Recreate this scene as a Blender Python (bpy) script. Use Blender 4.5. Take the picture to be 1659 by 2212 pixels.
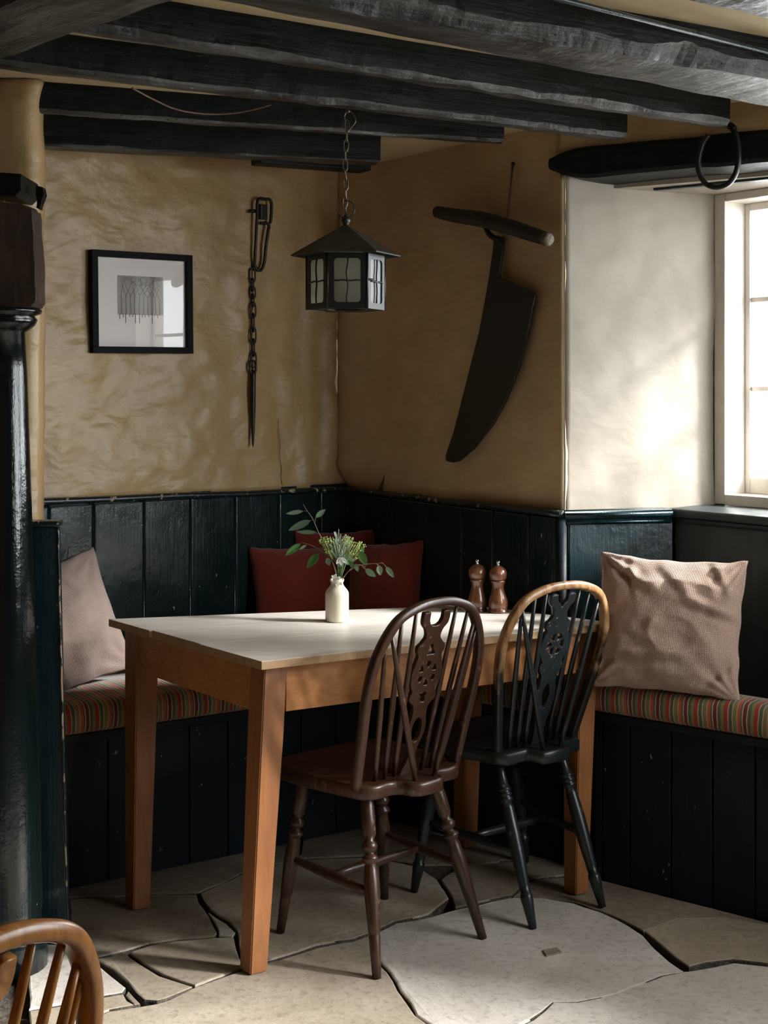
import bpy, bmesh, math, random
from mathutils import Vector, Matrix, noise
random.seed(7)
for o in list(bpy.data.objects): bpy.data.objects.remove(o)
S = bpy.context.scene; C = S.collection
# ------------------------------------------------------------------ camera
F, CX, HZ, CH = 3000.0, 829.5, 850.0, 1.415
cam = bpy.data.cameras.new('camera'); co = bpy.data.objects.new('camera', cam); C.objects.link(co)
co.location = (0, 0, CH); co.rotation_euler = (math.pi/2, 0, 0)
cam.sensor_width = 36; cam.lens = F/2212*36; cam.shift_y = -(1106-HZ)/2212; cam.clip_start = .05
S.camera = co
# ------------------------------------------------------------------ light
S.view_settings.view_transform = 'Standard'; S.view_settings.look = 'None'
S.view_settings.gamma = 1; S.view_settings.use_curve_mapping = False
S.view_settings.exposure = 1.32
w = bpy.data.worlds.new('sky'); S.world = w; w.use_nodes = True
SKY = 6.5
bgn = w.node_tree.nodes['Background']; bgn.inputs[1].default_value = SKY
bgn.inputs[0].default_value = (.93, .97, 1.0, 1)
def portal(loc, n, sx, sy):
    l = bpy.data.lights.new('portal', 'AREA'); l.shape = 'RECTANGLE'; l.size = sx; l.size_y = sy
    l.cycles.is_portal = True
    o = bpy.data.objects.new('portal', l); C.objects.link(o); o.location = loc
    o.rotation_euler = Vector(n).to_track_quat('-Z', 'Y').to_euler()
# window 1 (seen) and window 2 (beside the camera, out of frame)
WO = Vector((1.059, 4.42)); WD = Vector((.6, -.8)); WN = Vector((-.8, -.6))
W1W, W1Z0, W1Z1 = 1.12, 1.075, 2.045
RX = 1.98                      # right wall beside the camera
W2Y0, W2Y1, W2Z0, W2Z1 = 1.75, 3.10, .86, 2.12
_p = WO + WD*W1W/2 - WN*.16
portal((_p.x, _p.y, (W1Z0+W1Z1)/2), (WN.x, WN.y, 0), W1W, W1Z1-W1Z0)
portal((RX+.2, (W2Y0+W2Y1)/2, (W2Z0+W2Z1)/2), (-1, 0, 0), W2Y1-W2Y0, W2Z1-W2Z0)

sun = bpy.data.lights.new('hazy_sun', 'SUN'); sun.energy = 7.2; sun.angle = math.radians(12); sun.color = (1, .985, .965)
so = bpy.data.objects.new('hazy_sun', sun); C.objects.link(so); so.rotation_euler = Vector((-.90, .11, -.475)).to_track_quat('-Z', 'Y').to_euler()


# ------------------------------------------------------------------ helpers
def P(u, v, z=None, d=None):
    a = (u-CX)/F; b = (HZ-v)/F
    if d is None: d = (z-CH)/b
    return Vector((a*d, d, CH+b*d))
def link(name, me, mat=None, parent=None, smooth=False):
    o = bpy.data.objects.new(name, me); C.objects.link(o)
    if mat: 
        if not me.materials: me.materials.append(mat)
    if parent: o.parent = parent
    if smooth:
        for p in me.polygons: p.use_smooth = True
    return o
def obj(name, bm, mat, parent=None, smooth=False):
    me = bpy.data.meshes.new(name); bmesh.ops.recalc_face_normals(bm, faces=bm.faces[:]); bm.to_mesh(me); bm.free()
    return link(name, me, mat, parent, smooth)
def tag(o, label, cat, group=None):
    o['label'] = label; o['category'] = cat
    if group: o['group'] = group
    return o
def struct(o, label=None, cat=None):
    o['kind'] = 'structure'
    if label: o['label'] = label
    if cat: o['category'] = cat
    return o
def empty(name, loc=(0, 0, 0), rz=0):
    o = bpy.data.objects.new(name, None); C.objects.link(o); o.location = loc; o.rotation_euler = (0, 0, rz)
    o.empty_display_size = .05
    return o
def frame2(F2):
    """2x2 axes for a facing direction: right, forward"""
    f = Vector(F2).normalized(); return Vector((f.y, -f.x)), f
def box(bm, c, s, rot=None, bev=0.0):
    r = bmesh.ops.create_cube(bm, size=1)['verts']
    for v in r:
        v.co = Vector((v.co.x*s[0], v.co.y*s[1], v.co.z*s[2]))
    if bev > 0:
        es = list({e for v in r for e in v.link_edges})
        r = list({v for f in bmesh.ops.bevel(bm, geom=es, offset=bev, segments=2, profile=.6, affect='EDGES')['faces'] for v in f.verts} | {v for v in r if v.is_valid})
    M = Matrix.Translation(c) @ (rot.to_4x4() if rot else Matrix())
    for v in r: v.co = M @ v.co
    return r
def hexa(bm, base, top, bev=0):
    """solid between two 4-point rings"""
    a = [bm.verts.new(p) for p in base]; b = [bm.verts.new(p) for p in top]
    fs = [bm.faces.new(a[::-1]), bm.faces.new(b)]
    n = len(a)
    for i in range(n): fs.append(bm.faces.new((a[i], a[(i+1) % n], b[(i+1) % n], b[i])))
    if bev: bmesh.ops.bevel(bm, geom=list({e for f in fs for e in f.edges}), offset=bev, segments=2, profile=.6, affect='EDGES')
def lathe(bm, a, b, prof, n=16):
    """prof: (t 0..1 along a->b, radius)"""
    a = Vector(a); b = Vector(b); ax = (b-a); q = ax.to_track_quat('Z', 'Y')
    X = q @ Vector((1, 0, 0)); Y = q @ Vector((0, 1, 0)); prev = None
    rings = []
    for t, r in prof:
        c = a+ax*t
        rings.append([bm.verts.new(c+(X*math.cos(k*2*math.pi/n)+Y*math.sin(k*2*math.pi/n))*max(r, 1e-4)) for k in range(n)])
    for i in range(len(rings)-1):
        for k in range(n):
            bm.faces.new((rings[i][k], rings[i][(k+1) % n], rings[i+1][(k+1) % n], rings[i+1][k]))
    bm.faces.new(rings[0][::-1]); bm.faces.new(rings[-1])
def cat(pts, n=8, closed=False):
    pts = [Vector(p) for p in pts]; out = []; m = len(pts)
    rng = range(m) if closed else range(m-1)
    for i in rng:
        g = (lambda k: pts[k % m]) if closed else (lambda k: pts[min(max(k, 0), m-1)])
        p0, p1, p2, p3 = g(i-1), g(i), g(i+1), g(i+2)
        for j in range(n):
            t = j/n
            out.append(.5*((2*p1)+(p2-p0)*t+(2*p0-5*p1+4*p2-p3)*t*t+(3*p1-p0-3*p2+p3)*t**3))
    if not closed: out.append(pts[-1])
    return out
def tube(bm, pts, r, n=10, closed=False, up=None, ry=None):
    """sweep; r radius or function(t); ry second radius (elliptic / rounded rectangular) measured along 'up'"""
    pts = [Vector(p) for p in pts]; m = len(pts); rings = []
    nrm = None
    for i, p in enumerate(pts):
        if closed: t = (pts[(i+1) % m]-pts[i-1]).normalized()
        else: t = (pts[min(i+1, m-1)]-pts[max(i-1, 0)]).normalized()
        if up is not None:
            B = Vector(up); B = (B-t*B.dot(t)).normalized(); N = B.cross(t)
        else:
            if nrm is None: nrm = t.orthogonal().normalized()
            nrm = (nrm-t*nrm.dot(t)).normalized(); N = nrm; B = t.cross(N)
        rr = r(i/(m-1)) if callable(r) else r
        r2 = rr if ry is None else ry*(rr/(r(0.5) if callable(r) else r))
        ring = []
        for k in range(n):
            a = 2*math.pi*k/n+math.pi/n; c, s = math.cos(a), math.sin(a)
            if ry is not None:
                c = math.copysign(abs(c)**.6, c); s = math.copysign(abs(s)**.6, s)
            ring.append(bm.verts.new(p+N*c*rr+B*s*r2))
        rings.append(ring)
    R = m if closed else m-1
    for i in range(R):
        A, Bq = rings[i], rings[(i+1) % m]
        for k in range(n): bm.faces.new((A[k], A[(k+1) % n], Bq[(k+1) % n], Bq[k]))
    if not closed: bm.faces.new(rings[0][::-1]); bm.faces.new(rings[-1])
def plate_mesh(name, outer, holes, th, bev=.0):
    """flat 2D outline with holes, extruded: lies in XY, centred on Z"""
    cu = bpy.data.curves.new(name, 'CURVE'); cu.dimensions = '2D'; cu.fill_mode = 'BOTH'
    cu.extrude = max(th/2-bev, 1e-5); cu.bevel_depth = bev; cu.bevel_resolution = 1
    cu.offset = -bev
    for ring in [outer]+holes:
        sp = cu.splines.new('POLY'); sp.points.add(len(ring)-1); sp.use_cyclic_u = True
        for p, q in zip(sp.points, ring): p.co = (q[0], q[1], 0, 1)
    o = bpy.data.objects.new(name, cu); C.objects.link(o)
    bpy.context.view_layer.update()
    me = bpy.data.meshes.new_from_object(o); me.name = name
    bpy.data.objects.remove(o); bpy.data.curves.remove(cu)
    return me
def N3(p, s, seed=0): return noise.noise(Vector(p)*s+Vector((seed*7.3, seed*3.1, seed)))
# ------------------------------------------------------------------ materials
def newmat(name):
    m = bpy.data.materials.new(name); m.use_nodes = True
    nt = m.node_tree; b = nt.nodes['Principled BSDF']
    return m, nt, b
def nd(nt, t, **kw):
    n = nt.nodes.new(t)
    for k, v in kw.items():
        if isinstance(k, str) and hasattr(n, k): setattr(n, k, v)
    return n
def coord(nt, scale=(1, 1, 1), kind='Object'):
    tc = nd(nt, 'ShaderNodeTexCoord'); mp = nd(nt, 'ShaderNodeMapping')
    nt.links.new(tc.outputs[kind], mp.inputs[0]); mp.inputs['Scale'].default_value = scale
    return mp.outputs[0]
def tex(nt, vec, scale, detail=4, rough=.55, dist=0):
    n = nd(nt, 'ShaderNodeTexNoise'); n.inputs['Scale'].default_value = scale; n.inputs['Detail'].default_value = detail
    n.inputs['Roughness'].default_value = rough; n.inputs['Distortion'].default_value = dist
    nt.links.new(vec, n.inputs['Vector']); return n.outputs['Fac']
def ramp(nt, fac, stops, interp='LINEAR'):
    r = nd(nt, 'ShaderNodeValToRGB'); r.color_ramp.interpolation = interp
    e = r.color_ramp.elements
    while len(e) > 1: e.remove(e[-1])
    for i, (p, c) in enumerate(stops):
        x = e[0] if i == 0 else e.new(p)
        x.position = p; x.color = (c[0], c[1], c[2], 1) if not isinstance(c, (int, float)) else (c, c, c, 1)
    nt.links.new(fac, r.inputs[0]); return r.outputs[0]
def mixc(nt, fac, a, b, mode='MIX'):
    m = nd(nt, 'ShaderNodeMix'); m.data_type = 'RGBA'; m.blend_type = mode
    if isinstance(fac, (int, float)): m.inputs[0].default_value = fac
    else: nt.links.new(fac, m.inputs[0])
    for i, x in ((6, a), (7, b)):
        if isinstance(x, tuple): m.inputs[i].default_value = (*x, 1)
        else: nt.links.new(x, m.inputs[i])
    return m.outputs[2]
def bump(nt, b, h, strength=.3, dist=.002, prev=None):
    n = nd(nt, 'ShaderNodeBump'); n.inputs['Strength'].default_value = strength; n.inputs['Distance'].default_value = dist
    nt.links.new(h, n.inputs['Height'])
    if prev: nt.links.new(prev, n.inputs['Normal'])
    nt.links.new(n.outputs[0], b.inputs['Normal']); return n.outputs[0]
def M_plaster(name, c1, c2, rough=.45, bs=1.0):
    m, nt, b = newmat(name); v = coord(nt)
    f = tex(nt, v, 1.6, 5, .6); f2 = tex(nt, v, 9, 4, .6)
    c = ramp(nt, f, [(.3, c1), (.7, c2)])
    c = mixc(nt, ramp(nt, f2, [(.45, 0), (.75, .35)]), c, tuple(x*.72 for x in c1))
    nt.links.new(c, b.inputs['Base Color']); b.inputs['Roughness'].default_value = rough
    h0 = tex(nt, coord(nt, (1, 1, 1.8)), 4.5, 3, .5, .2); p = bump(nt, b, h0, .5*bs, .03)
    h1 = tex(nt, coord(nt, (1, 1, 1.6)), 15, 5, .55, .15); p = bump(nt, b, h1, .32*bs, .009, p)
    h2 = tex(nt, coord(nt, (60, 60, 9)), 3, 4, .6); p = bump(nt, b, h2, .09*bs, .003, p)
    h3 = tex(nt, v, 110, 3, .6); bump(nt, b, h3, .25*bs, .0015, p)
    return m
def M_paint(name, c, chip=.70, rough=.24, streak=(30, 30, 1.5), chipc=(.35, .25, .15), c2=None, bs=.5):
    m, nt, b = newmat(name); v = coord(nt); vs = coord(nt, streak)
    f = tex(nt, vs, 3, 5, .6)
    base = ramp(nt, f, [(.3, c), (.75, c2 or tuple(x*1.8 for x in c))])
    ch = tex(nt, coord(nt, (1, 1, .6)), 38, 5, .62); k = ramp(nt, ch, [(chip, 0), (chip+.012, 1)])
    nt.links.new(mixc(nt, k, base, chipc), b.inputs['Base Color'])
    r = ramp(nt, tex(nt, v, 6, 4, .6), [(.3, rough*.75), (.7, rough*1.5)])
    nt.links.new(mixc(nt, k, r, (.7, .7, .7)), b.inputs['Roughness'])
    p = bump(nt, b, tex(nt, vs, 5, 4, .6), bs, .0016)
    p = bump(nt, b, tex(nt, v, 16, 4, .6), bs, .003, p)
    bump(nt, b, tex(nt, v, 90, 3, .6), .35, .0012, p)
    return m
def M_wood(name, dark, light, grain=(2, 40, 40), rough=.4, wear=None, wearpos=.62, bs=.25, coat=0):
    m, nt, b = newmat(name); v = coord(nt, grain)
    f = tex(nt, v, 1.6, 6, .65, 1.2); f2 = tex(nt, coord(nt), 5, 3, .5)
    c = ramp(nt, f, [(.25, dark), (.5, tuple((a+q)/2 for a, q in zip(dark, light))), (.75, light)])
    c = mixc(nt, ramp(nt, f2, [(.35, 0), (.7, .45)]), c, tuple(x*.7 for x in dark))
    if wear:
        k = ramp(nt, tex(nt, coord(nt, (1, 1, .35)), 60, 6, .65), [(wearpos, 0), (wearpos+.03, 1)])
        c = mixc(nt, k, c, wear)
    nt.links.new(c, b.inputs['Base Color'])
    nt.links.new(ramp(nt, f, [(.2, rough*1.25), (.8, rough*.8)]), b.inputs['Roughness'])
    b.inputs['Coat Weight'].default_value = coat; b.inputs['Coat Roughness'].default_value = .2
    p = bump(nt, b, f, bs, .001); bump(nt, b, tex(nt, coord(nt), 120, 3), .15, .0006, p)
    return m
def M_plain(name, c, rough=.5, metal=0, nscale=40, namp=.25, bs=.25, bd=.001):
    m, nt, b = newmat(name); f = tex(nt, coord(nt), nscale, 4, .6)
    nt.links.new(ramp(nt, f, [(.3, tuple(x*(1-namp) for x in c)), (.7, tuple(min(1, x*(1+namp)) for x in c))]), b.inputs['Base Color'])
    b.inputs['Roughness'].default_value = rough; b.inputs['Metallic'].default_value = metal
    bump(nt, b, f, bs, bd); return m
def M_beam(name, c1, c2):
    m, nt, b = newmat(name); f = tex(nt, coord(nt, (1.2, 30, 30)), 3, 6, .65, .4)
    v = coord(nt)
    c = ramp(nt, f, [(.3, c1), (.7, c2)])
    vo = nd(nt, 'ShaderNodeTexVoronoi'); vo.inputs['Scale'].default_value = 34; nt.links.new(coord(nt, (1, 2, 2)), vo.inputs['Vector'])
    hole = ramp(nt, vo.outputs['Distance'], [(.0, 1), (.11, 1), (.16, 0)])
    gate = ramp(nt, tex(nt, v, 5, 2), [(.46, 0), (.50, 1)])
    k = mixc(nt, gate, (0, 0, 0), hole)
    if 'worn' in name:  # dark worn patches break up the sheen-toned grey
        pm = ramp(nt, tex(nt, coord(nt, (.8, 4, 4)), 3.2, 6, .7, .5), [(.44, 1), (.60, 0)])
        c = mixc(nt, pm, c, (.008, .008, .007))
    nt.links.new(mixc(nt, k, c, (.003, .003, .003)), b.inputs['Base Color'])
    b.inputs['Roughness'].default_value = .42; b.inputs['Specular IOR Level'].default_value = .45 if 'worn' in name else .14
    p = bump(nt, b, f, .7, .004); p = bump(nt, b, tex(nt, v, 12, 5, .6), .7, .012, p)
    inv = nd(nt, 'ShaderNodeInvert'); nt.links.new(k, inv.inputs[1]); bump(nt, b, inv.outputs[0], .6, .004, p)
    return m
def M_stone(name, c1, c2, c3):
    m, nt, b = newmat(name); v = coord(nt, kind='Object')
    f = tex(nt, v, 3.2, 6, .6, .4); f2 = tex(nt, v, 45, 5, .7); f3 = tex(nt, v, 160, 3, .7)
    c = ramp(nt, f, [(.3, c1), (.55, c2), (.72, c3)])
    c = mixc(nt, ramp(nt, f2, [(.5, 0), (.68, .55)]), c, tuple(x*.45 for x in c1))
    c = mixc(nt, ramp(nt, f3, [(.6, 0), (.72, .5)]), c, tuple(min(1, x*1.5) for x in c3))
    nt.links.new(c, b.inputs['Base Color'])
    nt.links.new(ramp(nt, f2, [(.3, .42), (.7, .62)]), b.inputs['Roughness'])
    p = bump(nt, b, f, .6, .012); p = bump(nt, b, f2, .45, .0025, p); bump(nt, b, f3, .3, .001, p)
    return m
def M_weave(name, c1, c2, n=90, rough=.95, bs=.8):
    m, nt, b = newmat(name)
    tc = nd(nt, 'ShaderNodeTexCoord')
    mp = nd(nt, 'ShaderNodeMapping'); nt.links.new(tc.outputs['UV'], mp.inputs[0])
    def wav(axis, s):
        wv = nd(nt, 'ShaderNodeTexWave'); wv.wave_type = 'BANDS'; wv.bands_direction = axis
        wv.inputs['Scale'].default_value = s; wv.inputs['Distortion'].default_value = .6; wv.inputs['Detail'].default_value = 1
        wv.inputs['Detail Scale'].default_value = 3
        nt.links.new(mp.outputs[0], wv.inputs['Vector']); return wv.outputs['Fac']
    a = wav('X', n/6.28*1.0); c = wav('Y', n/6.28*1.0)
    mm = nd(nt, 'ShaderNodeMath'); mm.operation = 'MULTIPLY'; nt.links.new(a, mm.inputs[0]); nt.links.new(c, mm.inputs[1])
    nt.links.new(ramp(nt, mm.outputs[0], [(.05, c1), (.45, c2)]), b.inputs['Base Color'])
    b.inputs['Roughness'].default_value = rough
    b.inputs['Sheen Weight'].default_value = .25
    bump(nt, b, mm.outputs[0], bs, .003)
    return m
def M_stripe(name):
    m, nt, b = newmat(name)
    tc = nd(nt, 'ShaderNodeTexCoord'); sep = nd(nt, 'ShaderNodeSeparateXYZ')
    nz = tex(nt, tc.outputs['Object'], 7, 2, .5)
    nt.links.new(tc.outputs['Object'], sep.inputs[0])
    ad = nd(nt, 'ShaderNodeMath'); ad.operation = 'MULTIPLY_ADD'; nt.links.new(nz, ad.inputs[0]); ad.inputs[1].default_value = .016
    nt.links.new(sep.outputs['X'], ad.inputs[2])
    sc = nd(nt, 'ShaderNodeMath'); sc.operation = 'MULTIPLY'; nt.links.new(ad.outputs[0], sc.inputs[0]); sc.inputs[1].default_value = 1/.086
    fr = nd(nt, 'ShaderNodeMath'); fr.operation = 'FRACT'; nt.links.new(sc.outputs[0], fr.inputs[0])
    cream = (.55, .42, .27); red = (.36, .035, .018); green = (.09, .105, .06); oliv = (.23, .19, .07); rust = (.5, .10, .035); slate = (.10, .11, .10); mar = (.16, .02, .02)
    cols = [(red, .13), (cream, .03), (green, .11), (cream, .03), (oliv, .13), (cream, .025), (rust, .10), (slate, .06), (cream, .03), (mar, .12), (cream, .03), (green, .10), (oliv, .105)]
    st = []; p = 0
    for c, wd in cols: st.append((p, c)); p += wd
    c = ramp(nt, fr.outputs[0], st, 'CONSTANT')
    nt.links.new(c, b.inputs['Base Color']); b.inputs['Roughness'].default_value = .9; b.inputs['Sheen Weight'].default_value = .2
    p = bump(nt, b, c, .5, .002); bump(nt, b, tex(nt, coord(nt), 300, 2), .4, .001, p)
    return m

WALL = M_plaster('ochre_plaster', (.35, .225, .098), (.45, .31, .15), .40, 1.15)
WALL2 = M_plaster('tan_plaster', (.43, .295, .155), (.60, .44, .27), .5, .9)
WALLC = M_plaster('cream_plaster_room', (.46, .40, .32), (.54, .48, .40), .6, .35)
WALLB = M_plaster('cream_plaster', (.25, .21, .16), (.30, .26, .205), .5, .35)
CEIL = M_plaster('ceiling_plaster', (.52, .40, .23), (.58, .46, .28), .7, .35)
GREEN = M_paint('dark_green_gloss', (.003, .0100, .0095), .70, .2)
GREENB = M_paint('blue_green_gloss', (.0055, .017, .021), .72, .24)
GREEN2 = M_paint('blue_black_paint', (.003, .0065, .009), .70, .42)
for n_ in GREEN2.node_tree.nodes:
    if n_.type == 'BSDF_PRINCIPLED': n_.inputs['Specular IOR Level'].default_value = .22
RAILM = M_paint('chipped_rail_paint', (.004, .009, .010), .61, .28)
GREENC = M_paint('grey_blue_satin', (.030, .042, .044), .72, .42, (8, 8, 1.5), bs=.3)
BEAM = M_beam('black_oak', (.003, .0048, .004), (.010, .013, .011))
TOPW = M_wood('scrubbed_sheen_pine', (.60, .53, .46), (.84, .80, .75), (1.5, 26, 26), .42, bs=.2)  # sky sheen on the top mixed into the scrubbed wood's base colour
ORW = M_wood('orange_pine', (.33, .12, .035), (.56, .26, .09), (3, 14, 26), .42, bs=.2)
PEDGE = M_wood('pine_edge', (.30, .17, .075), (.50, .33, .17), (2, 26, 26), .42, bs=.2)
ORL = M_wood('orange_pine_leg', (.23, .080, .023), (.37, .15, .048), (26, 26, 2), .42, bs=.2)
BRW = M_wood('brown_chair_wood', (.022, .0095, .005), (.075, .031, .017), (30, 30, 4), .34, wear=(.13, .07, .042), wearpos=.625)
BLK = M_wood('green_black_chair_paint', (.006, .009, .009), (.018, .025, .025), (30, 30, 4), .33, wear=(.12, .085, .055), wearpos=.63)
HOOPW = M_wood('worn_hoop_wood', (.045, .018, .007), (.40, .22, .095), (18, 18, 5), .32, bs=.3)
def M_hoop():
    m, nt, b = newmat('part_worn_hoop'); v = coord(nt); sp = nd(nt, 'ShaderNodeSeparateXYZ'); nt.links.new(v, sp.inputs[0])
    f = tex(nt, coord(nt, (18, 18, 6)), 1.6, 6, .65, 1.0)
    ad = nd(nt, 'ShaderNodeMath'); ad.operation = 'MULTIPLY_ADD'; nt.links.new(f, ad.inputs[0]); ad.inputs[1].default_value = .34; nt.links.new(sp.outputs['Z'], ad.inputs[2])
    k = ramp(nt, ad.outputs[0], [(.80, 0), (.93, 1)])
    wd = ramp(nt, f, [(.3, (.10, .035, .010)), (.5, (.33, .17, .07)), (.7, (.52, .33, .17))])
    nt.links.new(mixc(nt, k, (.010, .010, .009), wd), b.inputs['Base Color']); b.inputs['Roughness'].default_value = .32
    bump(nt, b, f, .3, .001); return m
HOOP2 = M_hoop()
TANW = M_wood('honey_wood', (.22, .065, .012), (.78, .35, .09), (18, 18, 4), .3, bs=.2)
DKW = M_wood('dark_oak_block', (.020, .012, .009), (.080, .052, .038), (22, 22, 4), .5, bs=.6)
IRON = M_plain('black_iron', (.010, .010, .010), .42, .2)
CHAINM = M_plain('aged_brass_chain', (.16, .13, .09), .35, .8)
IRONG = M_plain('grey_green_metal', (.035, .036, .032), .42, .55)
WHITE = M_plain('white_gloss', (.74, .69, .62), .35, 0, 20, .06)
STONE = [M_stone('flagstone_'+k, a, b_, c) for k, a, b_, c in (
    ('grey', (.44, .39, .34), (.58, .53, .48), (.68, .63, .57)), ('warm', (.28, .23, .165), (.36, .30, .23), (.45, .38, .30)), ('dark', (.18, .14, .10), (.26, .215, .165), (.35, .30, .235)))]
MORT = M_plain('dirt_joint', (.07, .055, .04), .95, 0, 60, .5, .8, .01)
RED = M_weave('red_fabric', (.14, .011, .004), (.21, .018, .008), 260, .95, .4)
BEIGE = M_weave('beige_waffle_fabric', (.36, .225, .165), (.60, .44, .35), 190, bs=.6)
BEIGE2 = M_weave('beige_ribbed_fabric', (.27, .185, .155), (.46, .345, .30), 200, bs=.6)
STRIPE = M_stripe('striped_fabric')
BLACKF = M_plain('black_frame', (.005, .006, .006), .65)
BLACKF.node_tree.nodes['Principled BSDF'].inputs['Specular IOR Level'].default_value = .12
PAPER = M_plain('mount_paper', (.80, .75, .73), .8, 0, 5, .02, .02)
POT = M_plain('stoneware', (.62, .56, .43), .3, 0, 14, .06, .15)
LEAF = [M_plain('leaf_'+n, c, .55, 0, 30, .18) for n, c in (('grey_green', (.20, .29, .19)), ('green', (.10, .22, .05)), ('sage', (.29, .36, .27)))]
STEM = M_plain('stem', (.20, .13, .06), .6); STEMG = M_plain('green_stem', (.12, .19, .07), .6)
FLW = M_plain('white_petal', (.75, .74, .68), .6); FLY = M_plain('yellow_green_bud', (.30, .38, .10), .6)
MILL = M_wood('mill_wood', (.055, .016, .007), (.22, .085, .04), (25, 25, 8), .22, bs=.1, coat=.5)
STEEL = M_plain('steel_knob', (.6, .6, .58), .22, 1)
CHIPM = M_plain('bare_wood_chip', (.34, .26, .15), .7)
def glass_mat(name, col, gl=.07, rough=0.0, trans=None):
    m = bpy.data.materials.new(name); m.use_nodes = True; nt = m.node_tree; nt.nodes.clear()
    out = nd(nt, 'ShaderNodeOutputMaterial'); t = nd(nt, 'ShaderNodeBsdfTransparent'); g = nd(nt, 'ShaderNodeBsdfGlossy')
    g.inputs['Roughness'].default_value = rough; t.inputs[0].default_value = (*col, 1)
    fr = nd(nt, 'ShaderNodeFresnel'); fr.inputs[0].default_value = 1.5
    mx = nd(nt, 'ShaderNodeMixShader')
    # both faces of the thin pane are crossed unrefracted: reflect only at the entry face
    ge = nd(nt, 'ShaderNodeNewGeometry'); sb = nd(nt, 'ShaderNodeMath'); sb.operation = 'SUBTRACT'; sb.inputs[0].default_value = 1
    nt.links.new(ge.outputs['Backfacing'], sb.inputs[1]); mu = nd(nt, 'ShaderNodeMath'); mu.operation = 'MULTIPLY'
    nt.links.new(fr.outputs[0], mu.inputs[0]); nt.links.new(sb.outputs[0], mu.inputs[1]); nt.links.new(mu.outputs[0], mx.inputs[0]); nt.links.new(t.outputs[0], mx.inputs[1]); nt.links.new(g.outputs[0], mx.inputs[2])
    if trans:
        tl = nd(nt, 'ShaderNodeBsdfTranslucent'); tl.inputs[0].default_value = (*trans, 1)
        m2 = nd(nt, 'ShaderNodeMixShader'); m2.inputs[0].default_value = .8
        nt.links.new(t.outputs[0], m2.inputs[1]); nt.links.new(tl.outputs[0], m2.inputs[2]); nt.links.new(m2.outputs[0], mx.inputs[1])
    nt.links.new(mx.outputs[0], out.inputs[0]); return m
GLASS = glass_mat('window_glass', (.96, .97, .97))
PGLASS = glass_mat('picture_glass', (1, 1, 1))
FROST = glass_mat('frosted_lantern_glass', (.9, .9, .85), rough=.25, trans=(.75, .74, .68))
BEAM_SHEEN = M_beam('worn_sheen_arris', (.022, .022, .021), (.12, .12, .112))  # window sheen on undersides and chamfers put into a paler, patchy base colour
# picture print: misty trees
def M_print():
    m, nt, b = newmat('tree_print'); v = coord(nt)
    h = nd(nt, 'ShaderNodeSeparateXYZ'); nt.links.new(v, h.inputs[0])
    tr = tex(nt, coord(nt, (150, 1, 14)), 1, 5, .7, 1.0); tw = tex(nt, coord(nt, (90, 1, 90)), 2, 5, .8, 2.0)
    c = ramp(nt, tr, [(.35, (.30, .29, .275)), (.65, (.42, .405, .39))])
    c2 = ramp(nt, tw, [(.40, (.22, .21, .20)), (.62, (.50, .48, .46))])
    nt.links.new(mixc(nt, .5, c, c2), b.inputs['Base Color']); b.inputs['Roughness'].default_value = .8
    return m
PRINT = M_print()

# ================================================================== GEOMETRY: setting
ZC = 2.238
A1 = Vector((-1.08, 4.30)); CN = Vector((-.135, 5.10)); E1 = Vector((.547, 4.20))
D1 = (CN-A1).normalized(); N1 = Vector((D1.y, -D1.x))          # left wall dir / normal into room
D2 = (E1-CN).normalized(); N2 = Vector((-abs(D2.y), -abs(D2.x)))   # back wall
def on_line(u, A, D):
    """intersection of pixel column u with vertical plane A+tD -> t"""
    a = (u-CX)/F
    return (a*A.y-A.x)/(D.x-a*D.y)
def wall_pt(u, v, A, D, N=None, off=0):
    B = A if N is None else A+N*off
    t = on_line(u, B, D); q = B+D*t
    return Vector((q.x, q.y, CH+(HZ-v)/F*q.y))
def plaster_wall(name, A, B, z0, z1, N, mat, amp=.008, fold=None, nx=None, thick=.12, curve=None):
    """solid wall slab whose room face is a displaced grid"""
    L = (B-A).length; D = (B-A)/L; nx = nx or max(4, int(L/.02)); nz = max(4, int((z1(0)-z0(0))/.02)) if callable(z0) else 4
    bm = bmesh.new(); g = []
    for i in range(nx+1):
        s = L*i/nx; row = []
        for j in range(nz+1):
            f = i/nx; z = z0(f)+(z1(f)-z0(f))*j/nz
            q = A+D*s; d = amp*(N3((q.x, q.y, z), 3.0, 1)+.6*N3((q.x, q.y, z*.7), 8, 2)+.3*N3((q.x, q.y, z), 20, 3))
            if fold: d += fold(s, z, L)
            q = q+N*d; row.append(bm.verts.new((q.x, q.y, z)))
        g.append(row)
    for i in range(nx):
        for j in range(nz): bm.faces.new((g[i][j], g[i+1][j], g[i+1][j+1], g[i][j+1]))
    bk = [bm.verts.new((*(q-N*thick), z)) for q, z in ((A, z0(0)), (B, z0(1)), (B, z1(1)), (A, z1(0)))]
    bm.faces.new(bk[::-1])
    bm.faces.new([r[0] for r in g][::-1]+[bk[0], bk[1]]); bm.faces.new([r[-1] for r in g]+[bk[2], bk[3]])
    bm.faces.new(g[0]+[bk[3], bk[0]]); bm.faces.new(g[-1][::-1]+[bk[1], bk[2]])
    o = obj(name, bm, mat, smooth=True); 
    me = o.data; me.polygons.foreach_set('use_smooth', [True]*(len(me.polygons)-5)+[False]*5)
    return struct(o)
A0 = A1-D1*.9
RZ1 = lambda t: 1.105-.015*max(0, min(1, t))     # rail height along left wall
def fold1(s, z, L):
    r = L-s; d = 0
    if r < .30:     # vertical hangs of plaster near the corner
        k = min(1, (.30-r)/.08)
        d += k*(.009*math.sin(r*62+2.2*z)+.008*math.sin(r*33-5*z))*(1.3-.5*z/2)*(.6+.8*N3((r*3, z*2, 0), 1.3, 6))
    if .285 < r < .30: d += .004
    return d
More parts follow.
